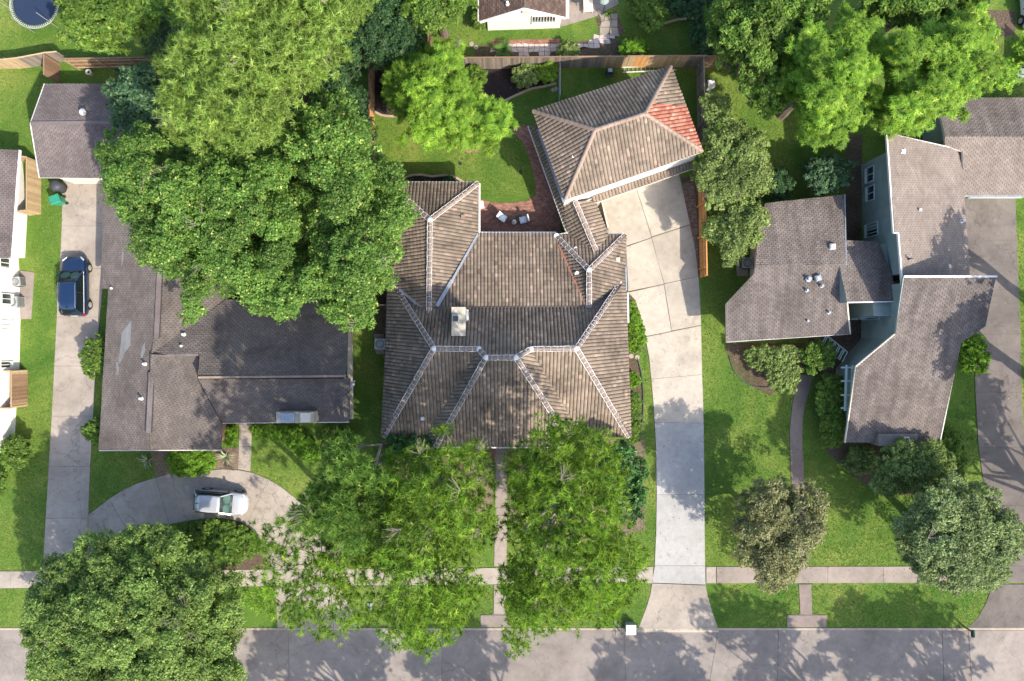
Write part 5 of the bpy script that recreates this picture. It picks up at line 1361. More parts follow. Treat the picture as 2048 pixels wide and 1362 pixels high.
        if len(idx) > mx: idx = rnd.sample(idx, mx)
        for i in idx:
            e = Vector((X[i]-b0.x, Y[i]-b0.y, cz[i])); f = rnd.uniform(0, .9); s0 = fork.lerp(top, f); wv = .16*(e-s0).length; md = s0.lerp(e, .5)+Vector((rnd.uniform(-wv,wv), rnd.uniform(-wv,wv), -.1*wv))
            r0 = tr*(.26 if style == 'needle' else .4)*(1-f*.5); m.tube([s0, md, e], [r0, r0*.6, r0*.22], 5, False)
            for q in range(3):
                e2 = e+Vector((rnd.uniform(-1,1), rnd.uniform(-1,1), rnd.uniform(-.2,.5)))*cr[i]*.9; m.tube([md.lerp(e, .6), e2], [r0*.3, r0*.1], 4, False)
        m.build('trunk', M[bark], th)
        tw = MB(); cnt = 0
        for i in range(len(B[0][0])):
            if rnd.random() < .05 and ztop > 5:
                e = Vector((X[i]-b0.x, Y[i]-b0.y, cz[i]+cr[i]*.25)); a0 = rnd.uniform(0, 6.28); cnt += 1
                for q in range(7):
                    a = a0+rnd.uniform(-1.1, 1.1); L_ = cr[i]*rnd.uniform(.8, 1.5); e2 = e+Vector((math.cos(a)*L_, math.sin(a)*L_, rnd.uniform(.1,.5)*cr[i])); md = e.lerp(e2, .5)+Vector((rnd.uniform(-.12,.12), rnd.uniform(-.12,.12), .1))
                    tw.tube([e, md, e2], [.016, .012, .005], 4, False); tw.tube([md, md+(e2-e)*.35+Vector((rnd.uniform(-.25,.25), rnd.uniform(-.25,.25), .05))], [.009, .004], 4, False)
        if cnt: tw.build('bare_twigs', M['bark_pale'], th)['kind'] = 'stuff'
    return th
def shrub(name, label, cat, poly, h, mat, seed, leaf=.1, bough=.55, **kw):
    kw.setdefault('limbs', h > 1.2); kw.setdefault('layers', 2); kw.setdefault('gap', 0.0); kw.setdefault('relief', .25); kw.setdefault('dens', 1.15)
    return tree(name, label, cat, poly, h, h*(.85 if name == 'hedge' else .35), mat, None, bough*.78, kw.pop('dens'), leaf, kw.pop('lw', .6), kw.pop('style', 'leaf'), kw.pop('gap'), seed, trunk_r=.04, **kw)
def ell(cx, cy, rx, ry, n=14, wob=.08, seed=0):
    r = random.Random(seed+int(cx)); return [(cx+rx*(1+r.uniform(-wob, wob))*math.cos(2*math.pi*k/n), cy+ry*(1+r.uniform(-wob, wob))*math.sin(2*math.pi*k/n)) for k in range(n)]

# --- large trees
tree('pine_tree', 'tall pale yellow green pine in the top left with pompom foliage', 'tree', [(345,-20),(352,50),(338,110),(345,150),(318,200),(312,245),(345,285),(400,300),(440,275),(490,300),(520,310),(560,290),(585,240),(610,190),(650,160),(690,120),(710,60),(735,20),(740,-60),(640,-120),(480,-130),(360,-90)], 17, 8, 'pine_pale', (520,110), 1.15, 1.0, .30, style='needle', gap=.12, seed=11, relief=2.0)
tree('broadleaf_tree', 'mid green broadleaf tree over the yard beside the trampoline', 'tree', [(96,-60),(118,10),(132,40),(100,55),(125,85),(165,98),(215,102),(250,108),(275,85),(300,70),(320,40),(345,10),(350,-60)], 9, 3.5, 'mid', (230,10), 1.1, 1.5, .17, seed=12)
tree('evergreen_tree', 'dark blue grey small tree between two pines near the rail fence', 'tree', [(288,60),(300,42),(330,40),(352,60),(350,110),(358,145),(330,150),(300,125),(285,95)], 6, 2, 'blue', None, .9, 1.0, .13, seed=13)
tree('broadleaf_tree', 'dark blue green small tree leaning over the detached garage roof', 'tree', [(215,160),(240,145),(290,140),(330,165),(330,210),(310,250),(300,290),(265,290),(240,245),(218,230),(212,190)], 7, 3, 'blue', (275,200), 1.0, 1.0, .17, seed=14, gap=.03)
tree('oak_tree', 'large bright oak with yellow flecks covering the north of the grey roof', 'tree', [(235,235),(270,240),(300,275),(340,300),(400,290),(470,285),(560,290),(575,360),(600,420),(640,470),(610,520),(560,590),(530,625),(495,600),(470,585),(440,590),(415,620),(395,650),(368,645),(358,615),(375,580),(350,545),(310,530),(270,525),(258,490),(275,450),(240,430),(215,390),(205,340),(200,300),(215,270)], 12, 5, 'oak', (430,430), 1.1, .8, .11, .7, gap=.20, seed=15, relief=2.6, flat=.55)
tree('oak_tree', 'green oak spreading over the west side of the tiled house', 'tree', [(545,300),(585,245),(640,175),(690,190),(730,250),(750,310),(795,320),(800,375),(830,420),(822,450),(795,470),(805,500),(790,560),(770,585),(745,590),(765,640),(730,660),(700,655),(680,635),(650,620),(625,590),(600,600),(580,640),(520,620),(540,580),(600,540),(625,480),(600,420),(575,340)], 12, 5, 'oak', (690,430), 1.1, .8, .11, .7, gap=.20, seed=16, relief=2.6, flat=.55)
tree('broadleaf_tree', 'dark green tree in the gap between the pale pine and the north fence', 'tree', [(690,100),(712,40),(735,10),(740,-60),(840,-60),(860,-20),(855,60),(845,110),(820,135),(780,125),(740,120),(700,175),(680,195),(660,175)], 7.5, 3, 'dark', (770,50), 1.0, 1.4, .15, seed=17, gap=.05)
tree('broadleaf_tree', 'feathery sunlit green tree by the brown fence at the top', 'tree', [(770,-60),(960,-60),(955,5),(930,18),(900,20),(880,50),(865,75),(845,60),(820,40),(790,20)], 8, 4, 'mid', (860,-40), 1.0, 1.4, .15, seed=18, gap=.12)
tree('pecan_tree', 'bright yellow green pecan tree over the back lawn of the tiled house', 'tree', [(795,95),(840,108),(852,92),(885,80),(915,100),(928,150),(955,170),(985,195),(1015,215),(1035,245),(1022,275),(1000,283),(990,312),(968,310),(958,292),(925,300),(900,298),(875,312),(855,300),(850,280),(800,280),(795,262),(812,250),(790,215),(765,185),(765,155),(790,148),(800,120)], 8.5, 3.5, 'bright', (905,215), .95, 2.3, .22, .3, 'compound', .08, seed=19, relief=1.6)
tree('broadleaf_tree', 'mid green tree behind the white vent box, paler at its north side', 'tree', [(1418,70),(1430,20),(1480,-10),(1500,-60),(1650,-60),(1665,20),(1640,60),(1600,70),(1575,115),(1560,150),(1580,190),(1575,225),(1530,225),(1500,215),(1490,190),(1465,165),(1455,150),(1420,128),(1440,100)], 9.5, 4, 'mid', (1550,80), 1.1, 1.5, .17, seed=20, gap=.12, relief=1.3)
tree('pecan_tree', 'bright yellow green tree in front of the dark tree, left of the pair', 'tree', [(1575,110),(1590,75),(1620,55),(1650,50),(1690,20),(1740,30),(1765,60),(1770,120),(1740,160),(1760,200),(1735,245),(1700,245),(1685,285),(1650,280),(1620,292),(1595,265),(1580,235),(1588,195),(1562,165),(1560,135)], 11, 4.5, 'bright', (1670,160), 1.0, 2.2, .23, .3, 'compound', .12, seed=21, relief=2.2)
tree('pecan_tree', 'bright yellow green tree overhanging the far garage roof, right of the pair', 'tree', [(1770,90),(1790,60),(1830,40),(1880,50),(1930,20),(1960,10),(1978,40),(1985,90),(2010,120),(2000,160),(1960,170),(1955,205),(1930,230),(1900,225),(1870,230),(1850,250),(1830,262),(1790,255),(1762,250),(1750,215),(1775,190),(1765,140)], 11, 4.5, 'bright', (1870,140), 1.0, 2.2, .23, .3, 'compound', .12, seed=22, relief=2.2)
tree('broadleaf_tree', 'green tree along the top edge between the bright pair', 'tree', [(1700,-60),(1960,-60),(1975,0),(1940,30),(1880,50),(1830,60),(1790,40),(1760,20),(1710,20)], 9, 4, 'mid', (1850,-30), 1.1, 1.5, .17, seed=23, gap=.1)
tree('broadleaf_tree', 'small green tree leaning in from the right edge above the far garage', 'tree', [(1995,120),(2030,100),(2060,60),(2120,70),(2120,150),(2040,140),(2035,170),(2005,185),(1985,160)], 6, 3, 'bright', (2070,110), 1.0, .9, .2, .4, seed=24, gap=.12)
tree('holly_tree', 'olive green tree beside the red tiled slope', 'tree', [(1440,260),(1475,235),(1500,250),(1518,275),(1540,300),(1545,330),(1538,360),(1520,385),(1500,395),(1470,400),(1440,395),(1405,380),(1385,360),(1395,330),(1415,310),(1425,285)], 6, 2.4, 'olive', (1465,325), .95, 1.1, .12, seed=25, gap=.04)
tree('holly_tree', 'olive tree with grey twigs overhanging the orange cedar fence', 'tree', [(1415,440),(1432,415),(1470,400),(1520,402),(1552,405),(1548,435),(1520,455),(1522,480),(1495,490),(1475,515),(1455,527),(1430,505),(1412,480)], 5, 2, 'olive', (1475,455), .9, 1.1, .12, seed=26, gap=.05)
tree('holly_tree', 'olive tree in the middle of the mass between garage fence and shaded lawn', 'tree', [(1395,330),(1430,340),(1480,380),(1500,400),(1470,415),(1430,420),(1405,410),(1385,375)], 5.2, 2.2, 'olive', None, .9, 1.1, .12, seed=28, gap=.02)
tree('holly_tree', 'narrow dark olive tree along the side fence under the vent box', 'tree', [(1402,190),(1425,185),(1448,205),(1465,225),(1445,250),(1430,275),(1420,310),(1402,320),(1398,270),(1400,230)], 5, 2, 'olive', None, .85, 1.0, .13, seed=27)
tree('pine_tree', 'sparse pine with bare forked limbs over the half round drive', 'tree', [(560,1060),(600,1040),(650,1050),(700,1060),(735,1090),(740,1150),(728,1230),(700,1292),(640,1280),(590,1255),(545,1250),(500,1215),(495,1150),(520,1110),(500,1060),(530,1020)], 14, 8, 'pine', None, .85, .9, .34, style='needle', gap=.40, seed=31, relief=2.0, layers=1, bark='bark_pale', trunk_r=.26)
tree('pine_tree', 'darker soft crowned pine between the half round drive and the grey roof', 'tree', [(642,905),(680,868),(722,875),(748,915),(765,960),(770,1040),(750,1100),(715,1110),(680,1080),(640,1075),(600,1070),(560,1065),(575,1035),(610,1005),(632,985),(650,950)], 16, 9, 'mid_pine', None, .95, 1.5, .34, style='needle', gap=.16, seed=30, relief=1.8, bark='bark_pale')
tree('pine_tree', 'dense green pine left of the front walk', 'tree', [(745,930),(770,900),(815,905),(840,870),(880,850),(925,880),(960,900),(990,945),(985,1010),(998,1050),(960,1090),(955,1130),(985,1180),(965,1225),(930,1245),(905,1285),(860,1310),(815,1305),(780,1280),(750,1240),(735,1190),(725,1130),(740,1050),(750,990)], 16, 8, 'pine', (885,1100), .95, .9, .34, style='needle', gap=.30, seed=32, relief=1.8, bark='bark_pale')
tree('pine_tree', 'dense sunlit pine right of the front walk reaching over the tiled roof', 'tree', [(1015,945),(1010,905),(1050,880),(1085,845),(1110,822),(1140,835),(1165,855),(1205,868),(1235,890),(1245,940),(1235,985),(1262,1040),(1285,1110),(1280,1150),(1262,1180),(1255,1225),(1215,1250),(1180,1245),(1150,1275),(1100,1272),(1070,1290),(1050,1310),(1022,1335),(1002,1290),(1012,1230),(1000,1180),(1012,1120),(1005,1060),(1015,1000)], 16, 8, 'pine', (1150,1070), .95, .95, .34, style='needle', gap=.22, seed=33, relief=1.6, bark='bark_pale')
tree('live_oak', 'wide live oak filling the bottom left corner over the kerb', 'tree', [(75,1170),(110,1120),(150,1105),(175,1075),(215,1058),(240,1068),(280,1045),(330,1055),(360,1085),(400,1100),(430,1110),(470,1140),(480,1200),(488,1250),(475,1300),(495,1350),(470,1420),(380,1480),(220,1480),(110,1430),(60,1370),(48,1300),(45,1240),(52,1200)], 10.5, 4, 'liveoak', (270,1290), 1.0, .72, .105, .65, seed=34, gap=.05, relief=1.3, flat=.45)
tree('oak_tree', 'small oak with reddish grey leaves standing over the curved walk', 'tree', [(1480,1000),(1505,975),(1540,970),(1580,975),(1612,965),(1640,990),(1645,1040),(1640,1090),(1610,1130),(1575,1160),(1545,1178),(1510,1165),(1490,1130),(1465,1110),(1455,1060),(1470,1030)], 7, 2.8, 'palegrey', (1560,1075), .95, .8, .12, seed=35, gap=.10, relief=.9)
tree('live_oak', 'grey green live oak over the kerb drive at the lower right', 'tree', [(1810,1020),(1850,985),(1890,960),(1930,955),(1975,975),(2015,1005),(2042,1050),(2040,1110),(2015,1150),(1975,1175),(1930,1182),(1890,1180),(1850,1160),(1820,1125),(1795,1090),(1795,1050)], 8.5, 3.2, 'greyoak', (1925,1080), 1.0, .95, .12, seed=36, gap=.03, relief=.9, flat=.45)
tree('ornamental_tree', 'yellow green small tree below the front eave of the teal house', 'tree', [(1738,930),(1755,900),(1790,885),(1830,890),(1870,880),(1905,900),(1915,935),(1895,960),(1870,975),(1830,990),(1790,992),(1750,975)], 4.5, 2, 'olive', (1825,940), .8, 1.0, .13, seed=37, gap=.04)
tree('magnolia_tree', 'glossy dark magnolia between the driveway lawn and the big pine', 'tree', [(1205,905),(1245,885),(1275,900),(1288,940),(1295,985),(1290,1030),(1260,1050),(1225,1045),(1205,1010),(1195,960)], 6, 1.8, 'glossy', (1248,975), .8, 1.9, .17, .45, seed=38, gap=.02)
tree('magnolia_tree', 'glossy dark small tree at the south west corner of the tiled roof', 'tree', [(768,878),(800,865),(845,868),(868,885),(865,920),(830,940),(790,938),(768,915)], 3.6, 1.2, 'glossy', None, .7, .9, .16, seed=39, gap=.02)
tree('broadleaf_tree', 'dark undergrowth tree below the pines left of the walk', 'tree', [(760,960),(800,950),(850,970),(870,1010),(850,1060),(800,1080),(765,1050),(750,1000)], 5, 1.5, 'mid', None, .85, .9, .15, seed=40, gap=.05)
tree('broadleaf_tree', 'small tree under the big pine right of the walk', 'tree', [(1040,940),(1090,925),(1140,950),(1160,1000),(1140,1060),(1090,1090),(1045,1060),(1030,1000)], 5.5, 1.5, 'mid', None, .9, .9, .15, seed=41, gap=.05)
tree('broadleaf_tree', 'dark shrub tree below the sunlit pale pine crown', 'tree', [(560,240),(640,180),(690,130),(720,170),(740,230),(745,300),(700,300),(640,260),(590,300)], 6, 2.5, 'dark', None, 1.0, .9, .15, seed=42)
# --- trees outside the frame whose shade crosses the road, the drive and the roofs
for i, (x, y, rx, ry, zt) in enumerate(((860,1555,150,95,12),(1130,1530,110,85,12),(1510,1560,120,90,11),(1760,1525,120,90,12),(2040,1520,150,100,12),(620,1600,110,70,11))):
    tree('street_tree', ['street tree across the road south of the sparse pine','street tree across the road south of the front walk','street tree across the road south of the driveway apron','street tree across the road south of the small oak','street tree across the road south of the live oak','street tree across the road south of the corner oak'][i], 'tree', ell(1024+(x-1024)*1.22, 681+(y-681)*1.22, rx*1.22, ry*1.22, 14, .15), zt, 5, 'mid', ('ground', x, y), 1.6, .35, .4, seed=60+i, gap=.25, layers=1)
for i, (x, y, rx, ry, zt) in enumerate(((2015,785,85,105,12),(2150,1060,100,120,12),(1995,630,65,65,11))):
    tree('side_tree', ['yard tree east of the dark driveway behind the tan roof','yard tree east of the dark driveway near the street','yard tree east of the far garage'][i], 'tree', ell(1024+(x-1024)*1.22, 681+(y-681)*1.22, rx*1.22, ry*1.22, 14, .15), zt, 5, 'mid', ('ground', max(x, 2100), y), 1.6, .35, .4, seed=70+i, gap=.12, layers=1)

# --- shrubs and hedges
SH = [
 ('hedge', 'bright yellow green clipped hedge in front of the grey roof', 'hedge', [(334,905),(350,902),(428,902),(432,915),(428,938),(410,946),(372,952),(345,948),(333,930)], 1.2, 'hedge', .09, .5, {}),
 ('shrub', 'small bright bed of shrubs between the grey roof and the entry walk', 'shrub', [(447,852),(474,850),(474,885),(465,892),(447,882)], .6, 'hedge', .09, .4, {}),
 ('shrub', 'green shrub at the east edge of the left driveway by the grey roof', 'shrub', [(165,700),(180,675),(200,668),(212,690),(211,740),(190,756),(170,745),(160,720)], 1.8, 'mid', .11, .55, {}),
 ('shrub', 'small dark shrub reaching over the left driveway edge', 'shrub', [(160,862),(180,845),(200,830),(204,860),(190,885),(172,880)], 1.4, 'mid', .11, .45, {}),
 ('hedge', 'row of low shrubs below the chimney of the grey roof', 'hedge', [(500,855),(560,850),(600,858),(620,880),(640,900),(640,925),(610,920),(580,895),(545,875),(505,872)], 1.0, 'hedge', .1, .5, {}),
 ('hedge', 'long bright hedge squeezed between the tiled house and its driveway', 'hedge', [(1256,600),(1268,605),(1280,640),(1290,672),(1288,704),(1258,706)], 1.1, 'hedge', .1, .45, {}),
 ('shrub', 'rounded yellow green shrub nearest the stepping stones', 'shrub', ell(1267,760,12,16), .9, 'hedge', .09, .4, {}),
 ('shrub', 'deep green shrub in the narrow bed east of the tiled roof', 'shrub', [(1256,785),(1275,785),(1282,812),(1278,840),(1256,842)], 1.1, 'mid', .09, .4, {}),
 ('shrub', 'low shrubs at the south end of the narrow east bed', 'shrub', [(1256,845),(1280,845),(1276,885),(1256,885)], .9, 'mid', .09, .4, {}),
 ('shrub', 'round pale green leafy shrub at the left of the black mulch bed', 'shrub', [(930,132),(955,130),(972,145),(972,165),(950,172),(930,160)], 1.5, 'mid', .12, .5, {}),
 ('shrub', 'blue green leafy shrub in the mulch bed left of its brighter neighbour', 'shrub', [(1026,140),(1045,130),(1070,132),(1078,155),(1068,172),(1040,174),(1026,160)], 1.3, 'olive', .14, .5, {}),
 ('shrub', 'bright green leafy shrub in the mulch bed next to the metal gate', 'shrub', [(1074,135),(1095,122),(1113,135),(1112,158),(1098,168),(1078,162)], 1.3, 'bright', .16, .5, {}),
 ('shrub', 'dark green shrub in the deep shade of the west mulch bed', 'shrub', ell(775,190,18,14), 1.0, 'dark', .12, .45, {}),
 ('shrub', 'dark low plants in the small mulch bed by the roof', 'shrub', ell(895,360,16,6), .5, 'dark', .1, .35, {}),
 ('shrub', 'bright yellow shrub just beyond the north fence', 'shrub', [(1238,95),(1250,82),(1275,78),(1298,86),(1300,100),(1285,110),(1245,110)], 1.5, 'hedge', .15, .5, {}),
 ('shrub', 'brownish green ornamental grass by the flagstone path', 'shrub', ell(1137,100,22,16), 1.0, 'olive', .16, .45, {}),
 ('shrub', 'rounded green shrub right of the sunlit terrace', 'shrub', [(1250,0),(1290,-20),(1330,-10),(1335,30),(1315,65),(1290,60),(1270,35)], 2.4, 'mid', .13, .7, {}),
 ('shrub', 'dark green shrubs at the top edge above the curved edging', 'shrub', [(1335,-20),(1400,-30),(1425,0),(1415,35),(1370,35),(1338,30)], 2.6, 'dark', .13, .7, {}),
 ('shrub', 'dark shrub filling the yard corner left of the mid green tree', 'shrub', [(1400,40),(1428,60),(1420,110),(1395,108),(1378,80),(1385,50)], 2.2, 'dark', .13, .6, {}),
 ('shrub', 'round dark clipped shrub beside the olive tree', 'shrub', ell(1560,368,28,30), 2.0, 'dark', .09, .55, {}),
 ('shrub', 'blue green shrub with layered branches between the two roofs', 'shrub', [(1612,330),(1640,312),(1680,315),(1708,325),(1700,350),(1706,375),(1670,382),(1640,388),(1615,375),(1608,350)], 3.0, 'blue', .15, .75, {}),
 ('shrub', 'yellow green flowering shrub mass under the one storey wing', 'shrub', [(1485,705),(1510,692),(1560,690),(1605,700),(1612,720),(1600,745),(1595,780),(1570,788),(1545,775),(1525,745),(1500,730)], 2.0, 'olive', .12, .65, {}),
 ('shrub', 'dark green bush over the start of the curved walk', 'shrub', [(1605,690),(1640,678),(1665,695),(1672,725),(1645,745),(1620,748),(1608,725)], 2.4, 'mid', .12, .65, {}),
 ('hedge', 'tall dark hedge along the west wall of the teal house', 'hedge', [(1636,755),(1655,748),(1682,752),(1690,800),(1692,860),(1672,895),(1650,890),(1640,850),(1633,800)], 1.6, 'mid', .11, .6, {}),
 ('shrub', 'scrubby plants at the south west corner of the teal house', 'shrub', [(1690,900),(1740,892),(1750,920),(1730,950),(1700,945),(1680,925)], 1.2, 'olive', .12, .5, dict(gap=.15)),
 ('shrub', 'rounded dark shrub between the tan roof and the dark driveway', 'shrub', [(1916,668),(1945,660),(1970,680),(1980,715),(1968,745),(1938,750),(1922,735)], 1.9, 'hedge', .09, .6, {}),
 ('shrub', 'green shrubs right of the flue chimney at the front eave', 'shrub', [(1880,870),(1905,850),(1925,880),(1930,920),(1925,960),(1900,950),(1890,910)], 1.8, 'mid', .12, .6, {}),
 ('shrub', 'round bush in front of the white house at the left edge', 'shrub', [(10,880),(40,868),(62,890),(60,925),(40,945),(12,935),(0,905)], 1.8, 'mid', .11, .6, {}),
 ('shrub', 'dark low bush at the left edge below the white house', 'shrub', [(-20,950),(12,945),(15,975),(0,990),(-20,985)], 1.2, 'mid', .11, .5, {}),
 ('shrub', 'clipped box hedge under the front gable of the tiled house', 'hedge', [(868,897),(900,896),(975,898),(975,915),(900,912),(868,910)], .8, 'hedge', .08, .35, {}),
 ('shrub', 'dark shrubs along the north wall left of the feathery tree', 'shrub', [(945,25),(960,20),(970,50),(965,62),(950,55)], 1.2, 'mid', .12, .4, {}),
 ('shrub', 'shaded shrubs in the soil between the grey roof wall and the pines', 'shrub', [(640,860),(700,850),(712,870),(690,895),(650,900)], 1.3, 'mid', .11, .5, dict(gap=.1)),
 ('shrub', 'dense low shrubs filling the island between the drive and the live oak', 'shrub', [(380,1048),(430,1040),(480,1050),(515,1075),(530,1100),(500,1115),(470,1128),(420,1120),(390,1100)], .7, 'mid', .13, .5, {}),
 ('shrub', 'leafy plants on the soil patch left of the cycads', 'shrub', [(345,1050),(400,1050),(410,1080),(390,1105),(350,1090)], 1.2, 'mid', .13, .5, dict(gap=.1)),
 ('shrub', 'green shrub hiding the play box near the top edge', 'shrub', ell(1740,20,30,22), 3.0, 'mid', .15, .7, {}),
]
for i, (nm, lab, cat, poly, h, mt, lf, bo, kw) in enumerate(SH): shrub(nm, lab, cat, poly, h, mt, 100+i, lf, bo, **kw)
def rosette(name, label, cat, px, py, r, mat, n=26, h=.5, w=.09, z=0, seed=0, pinn=True):
    t = thing(name, label, cat, P(px,py,z)); rnd = random.Random(seed+int(px)); V = []; T = []
    for k in range(n):
        a = rnd.uniform(0, 2*math.pi); L = r*rnd.uniform(.7, 1.1); up = rnd.uniform(.25, 1.0); ca, sa = math.cos(a), math.sin(a); pts = []
        for s in range(6):
            f = s/5; pts.append(Vector((ca*L*f, sa*L*f, .12+h*up*(math.sin(f*2.4))*1.0)))
        tn = rnd.random()
        for s in range(5):
            p, q = pts[s], pts[s+1]; side = Vector((-sa, ca, 0)); f0, f1 = 1-s/5, 1-(s+1)/5
            if pinn:      # feather of leaflets
                for u in range(4):
                    c = p.lerp(q, u/4); e = q.lerp(p, 1-u/4)
                    for sg in (-1, 1):
                        tip = c + side*sg*(w*2.6*math.sin(math.pi*min(1, (s+u/4)/5*.85+.15))) + (q-p)*.6 + Vector((0,0,.02)); V += [c, c+(q-p)*.22, tip]; T += [(tn, .5)]*3
            else:
                V += [p-side*w*f0*.6, p+side*w*f0*.6, q+side*w*f1*.6]; V += [p-side*w*f0*.6, q+side*w*f1*.6, q-side*w*f1*.6]; T += [(tn, rnd.random())]*6
    me = np_mesh('fronds', np.array([tuple(v) for v in V]), 3, np.array(T), LM[mat]); link('fronds', me, t)
    m = MB(); m.lathe((0,0,0), [(.1,0),(.12,.15),(.05,.25)], 8); m.build('stem', M['bark'], t)
rosette('yucca', 'pale yucca beside the entry walk at the corner of the grey roof', 'yucca', 455, 912, .85, 'agave', 30, .6, .08, pinn=False)
rosette('yucca', 'pale spiky yucca left of the clipped hedge', 'yucca', 299, 920, .75, 'agave', 24, .6, .07, pinn=False)
rosette('cycad', 'sago palm at the edge of the soil patch nearest the sidewalk', 'cycad', 478, 1098, .95, 'palm', 34, .6, .10)
rosette('cycad', 'sago palm behind the silver hatchback, left of the larger one', 'cycad', 432, 1066, .95, 'palm', 34, .6, .10)
rosette('cycad', 'dark sago palm next to the live oak crown', 'cycad', 452, 1088, .8, 'palm', 30, .8, .10, seed=4)
rosette('cycad', 'sago palm beside the flagstone path beyond the north fence', 'cycad', 1006, 103, .85, 'palm', 32, .6, .09)
rosette('potted_plant', 'bright green potted plant on the sunlit terrace corner', 'potted plant', 1216, 32, .42, 'bright', 24, .5, .08, pinn=False)
# bare twiggy bush at the kerb and dead branches
def twigs(px, py, label, z, r, n, seed, name='bare_bush'):
    t = thing(name, label, 'bush', P(px,py,0)); rnd = random.Random(seed); m = MB()
    m.tube([(0,0,0),(0,0,z)], [.03,.02], 5)
    for k in range(n):
        a = rnd.uniform(0, 6.28); e = Vector((math.cos(a)*r*rnd.uniform(.4,1), math.sin(a)*r*rnd.uniform(.4,1), z+rnd.uniform(.1,.8))); s = Vector((0,0,z*rnd.uniform(.4,1))); md = s.lerp(e,.5)+Vector((rnd.uniform(-.15,.15),rnd.uniform(-.15,.15),.1)); m.tube([s,md,e], [.018,.013,.005], 4, False)
        for q in range(3): m.tube([md.lerp(e,rnd.random()), e+Vector((rnd.uniform(-.3,.3),rnd.uniform(-.3,.3),rnd.uniform(-.1,.2)))], [.009,.004], 4, False)
    m.build('twigs', M['bark_pale'], t)
twigs(1228, 1246, 'bare twiggy bush on the verge beside the white utility box', .8, .7, 14, 5)

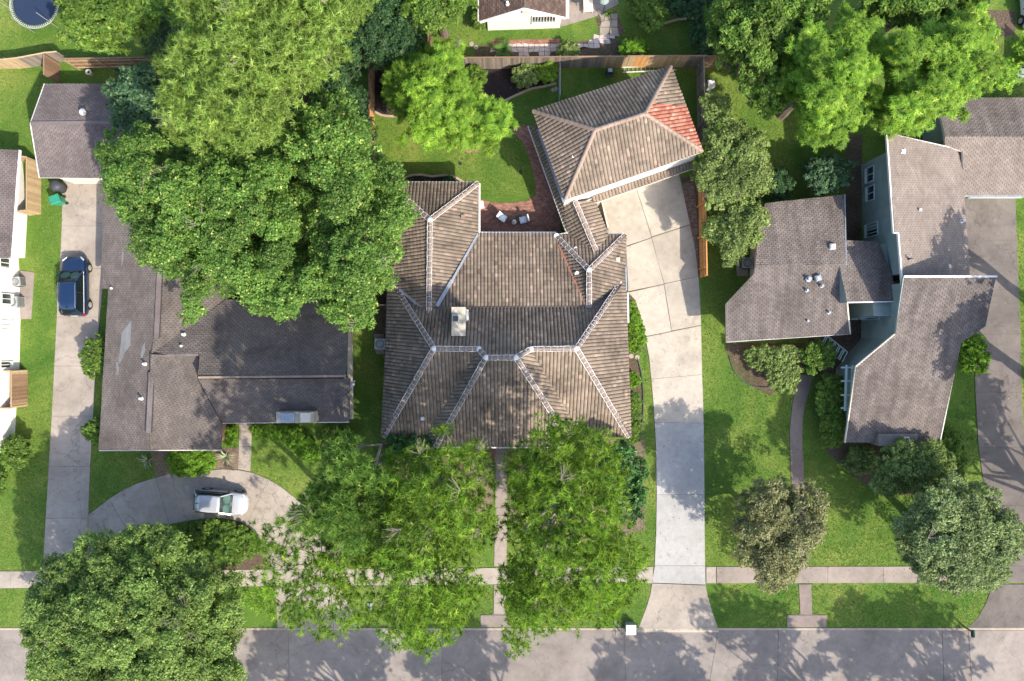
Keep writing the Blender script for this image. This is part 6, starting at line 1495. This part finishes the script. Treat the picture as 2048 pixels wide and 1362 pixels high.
# ------------------------------------------------------------ grass blades on the lawns
def lawn_blades():
    rg = np.random.default_rng(5); LAWNS = [
     ('lawn_grass', [(40,900),(35,812),(57,740),(40,640),(70,640),(70,540),(55,516),(84,430),(84,320),(128,358),(124,452),(118,560),(108,732),(98,933),(86,1140),(-20,1140),(-20,905)]),
     ('lawn_grass', [(0,140),(120,125),(100,170),(75,250),(90,350),(60,330),(40,300),(0,300)]),
     ('lawn_grass', [(0,0),(110,0),(150,100),(60,110),(0,112)]),
     ('lawn_grass', [(0,1177),(170,1175),(170,1254),(0,1254)]),
     ('lawn_grass', [(190,600),(216,577),(215,880),(430,900),(300,955),(218,998),(178,1028),(190,800)]),
     ('lawn_grass', [(505,860),(640,860),(770,560),(770,890),(990,1130),(690,1130),(600,1000),(540,960),(505,944)]),
     ('lawn_grass', [(750,225),(900,200),(1000,205),(1112,170),(1112,140),(1395,140),(1395,300),(1280,180),(1066,222),(1030,262),(1072,390),(957,398),(957,366),(750,366)]),
     ('lawn_grass', [(870,0),(955,0),(960,60),(1120,60),(1125,112),(866,112)]),
     ('lawn_grass', [(1200,100),(1250,60),(1240,20),(1400,20),(1420,112),(1160,112)]),
     ('lawn_grass', [(1400,140),(1600,230),(1720,270),(1690,340),(1690,388),(1540,400),(1530,500),(1450,620),(1455,700),(1540,790),(1585,790),(1578,960),(1588,1131),(1411,1131),(1408,850),(1402,640),(1400,560),(1400,300)]),
     ('lawn_grass', [(1606,812),(1632,760),(1650,900),(1760,990),(1850,990),(1940,750),(1955,900),(1960,990),(1995,1060),(1990,1131),(1617,1131),(1606,950)]),
     ('lawn_grass', [(722,1171),(990,1169),(986,1228),(960,1254),(722,1254)]), ('lawn_grass', [(1012,1168),(1303,1167),(1290,1216),(1275,1254),(1040,1254),(1040,1229),(1012,1228)]),
     ('lawn_grass', [(1413,1170),(1596,1169),(1600,1228),(1572,1230),(1572,1254),(1436,1254),(1420,1210)]), ('lawn_grass', [(1624,1168),(1980,1168),(1972,1205),(1955,1235),(1934,1254),(1655,1254),(1655,1228),(1625,1228)]),
     ('lawn_grass', [(1258,880),(1290,700),(1303,780),(1310,860),(1312,1060),(1308,1131),(1200,1131)]),
     ('lawn_grass', [(1014,895),(1200,895),(1200,1131),(1014,1131)]), ('lawn_grass', [(2032,400),(2120,400),(2120,800),(2046,800)]), ('lawn_grass', [(1850,180),(2048,60),(2048,196),(1875,196),(1850,260)]),
    ]
    labs = 19
    C_ = []; 
    for nm, pl in LAWNS:
        xs = [p[0] for p in pl]; ys_ = [p[1] for p in pl]; area = (max(xs)-min(xs))*(max(ys_)-min(ys_))/K/K; n = int(area*75)
        x = rg.uniform(min(xs), max(xs), n); y = rg.uniform(min(ys_), max(ys_), n); k = pip(x, y, pl)
        for h in HARD: k &= ~pip(x, y, h)
        C_.append(np.stack([(x[k]-1024)/K, (681-y[k])/K, np.zeros(k.sum())], 1))
    c = np.concatenate(C_); m = 4; c2 = np.repeat(c, m, axis=0) + rg.normal(size=(len(c)*m, 3))*np.array([.035, .035, 0]); N = len(c2)
    a = rg.uniform(0, 2*np.pi, N); l = rg.uniform(.03, .075, N); hh = rg.uniform(.025, .07, N); w = .014
    d = np.stack([np.cos(a), np.sin(a)], 1); v = np.zeros((N, 3, 3)); v[:, 0, :2] = c2[:, :2]-d[:, ::-1]*np.array([-1, 1])*w; v[:, 1, :2] = c2[:, :2]+d[:, ::-1]*np.array([-1, 1])*w; v[:, 2, :2] = c2[:, :2]+d*l[:, None]; v[:, 2, 2] = hh
    t = np.stack([np.repeat(np.clip(rg.beta(2, 3, len(c)), 0, 1), m), rg.uniform(0, 1, N)], 1)
    me = np_mesh('lawn_grass', v.reshape(-1, 3), 3, np.repeat(t, 3, axis=0), M['blade']); o = link('lawn_grass', me, None); tag(o, 'short mown grass covering the lawns', 'grass', kind='stuff'); NTRI[0] += N
lawn_blades()
def litter():
    rg = np.random.default_rng(9); n = 9000; x = rg.uniform(-39, 39, n); y = rg.uniform(-26, 26, n); yk_ = P(0, 1256).y
    road_ = y < yk_ - .25; keep = ~road_ | (rg.uniform(size=n) < .35); x, y, road_ = x[keep], y[keep], road_[keep]; n = len(x)
    px = x*K+1024; py = 681-y*K; z = np.where(road_, ROADZ+.008, .03)
    for h in HARD: z = np.where(pip(px, py, h), np.maximum(z, .06), z)
    c = np.stack([x, y, z], 1); nr = unit(np.array([0, 0, 1.]) + rg.normal(size=(n, 3))*.25); t = np.stack([rg.uniform(0, 1, n), rg.uniform(0, 1, n)], 1)
    V, T = leaves(c, nr, .075, .6, rg, t); V[:, 2] = np.maximum(V[:, 2], np.repeat(z, 3))
    o = link('fallen_leaves', np_mesh('fallen_leaves', V, 3, T, LM['dry']), None); tag(o, 'scattered dry leaves on the lawns, drives and road', 'leaves', kind='stuff')
litter()
# ------------------------------------------------------------ place every Empty at the base of its thing
for o in list(bpy.data.objects):
    if o.type == 'EMPTY' and o.parent is None and o.location.length < 1e-6:
        pts = [ch.matrix_local @ Vector(b) for ch in o.children if ch.type == 'MESH' for b in ch.bound_box]
        if pts:
            x0, x1 = min(p.x for p in pts), max(p.x for p in pts); y0, y1 = min(p.y for p in pts), max(p.y for p in pts)
            off = Vector(((x0+x1)/2, (y0+y1)/2, 0)); o.location = off
            for ch in o.children: ch.location = ch.location - off
print('foliage tris', NTRI[0], 'objects', len(bpy.data.objects))
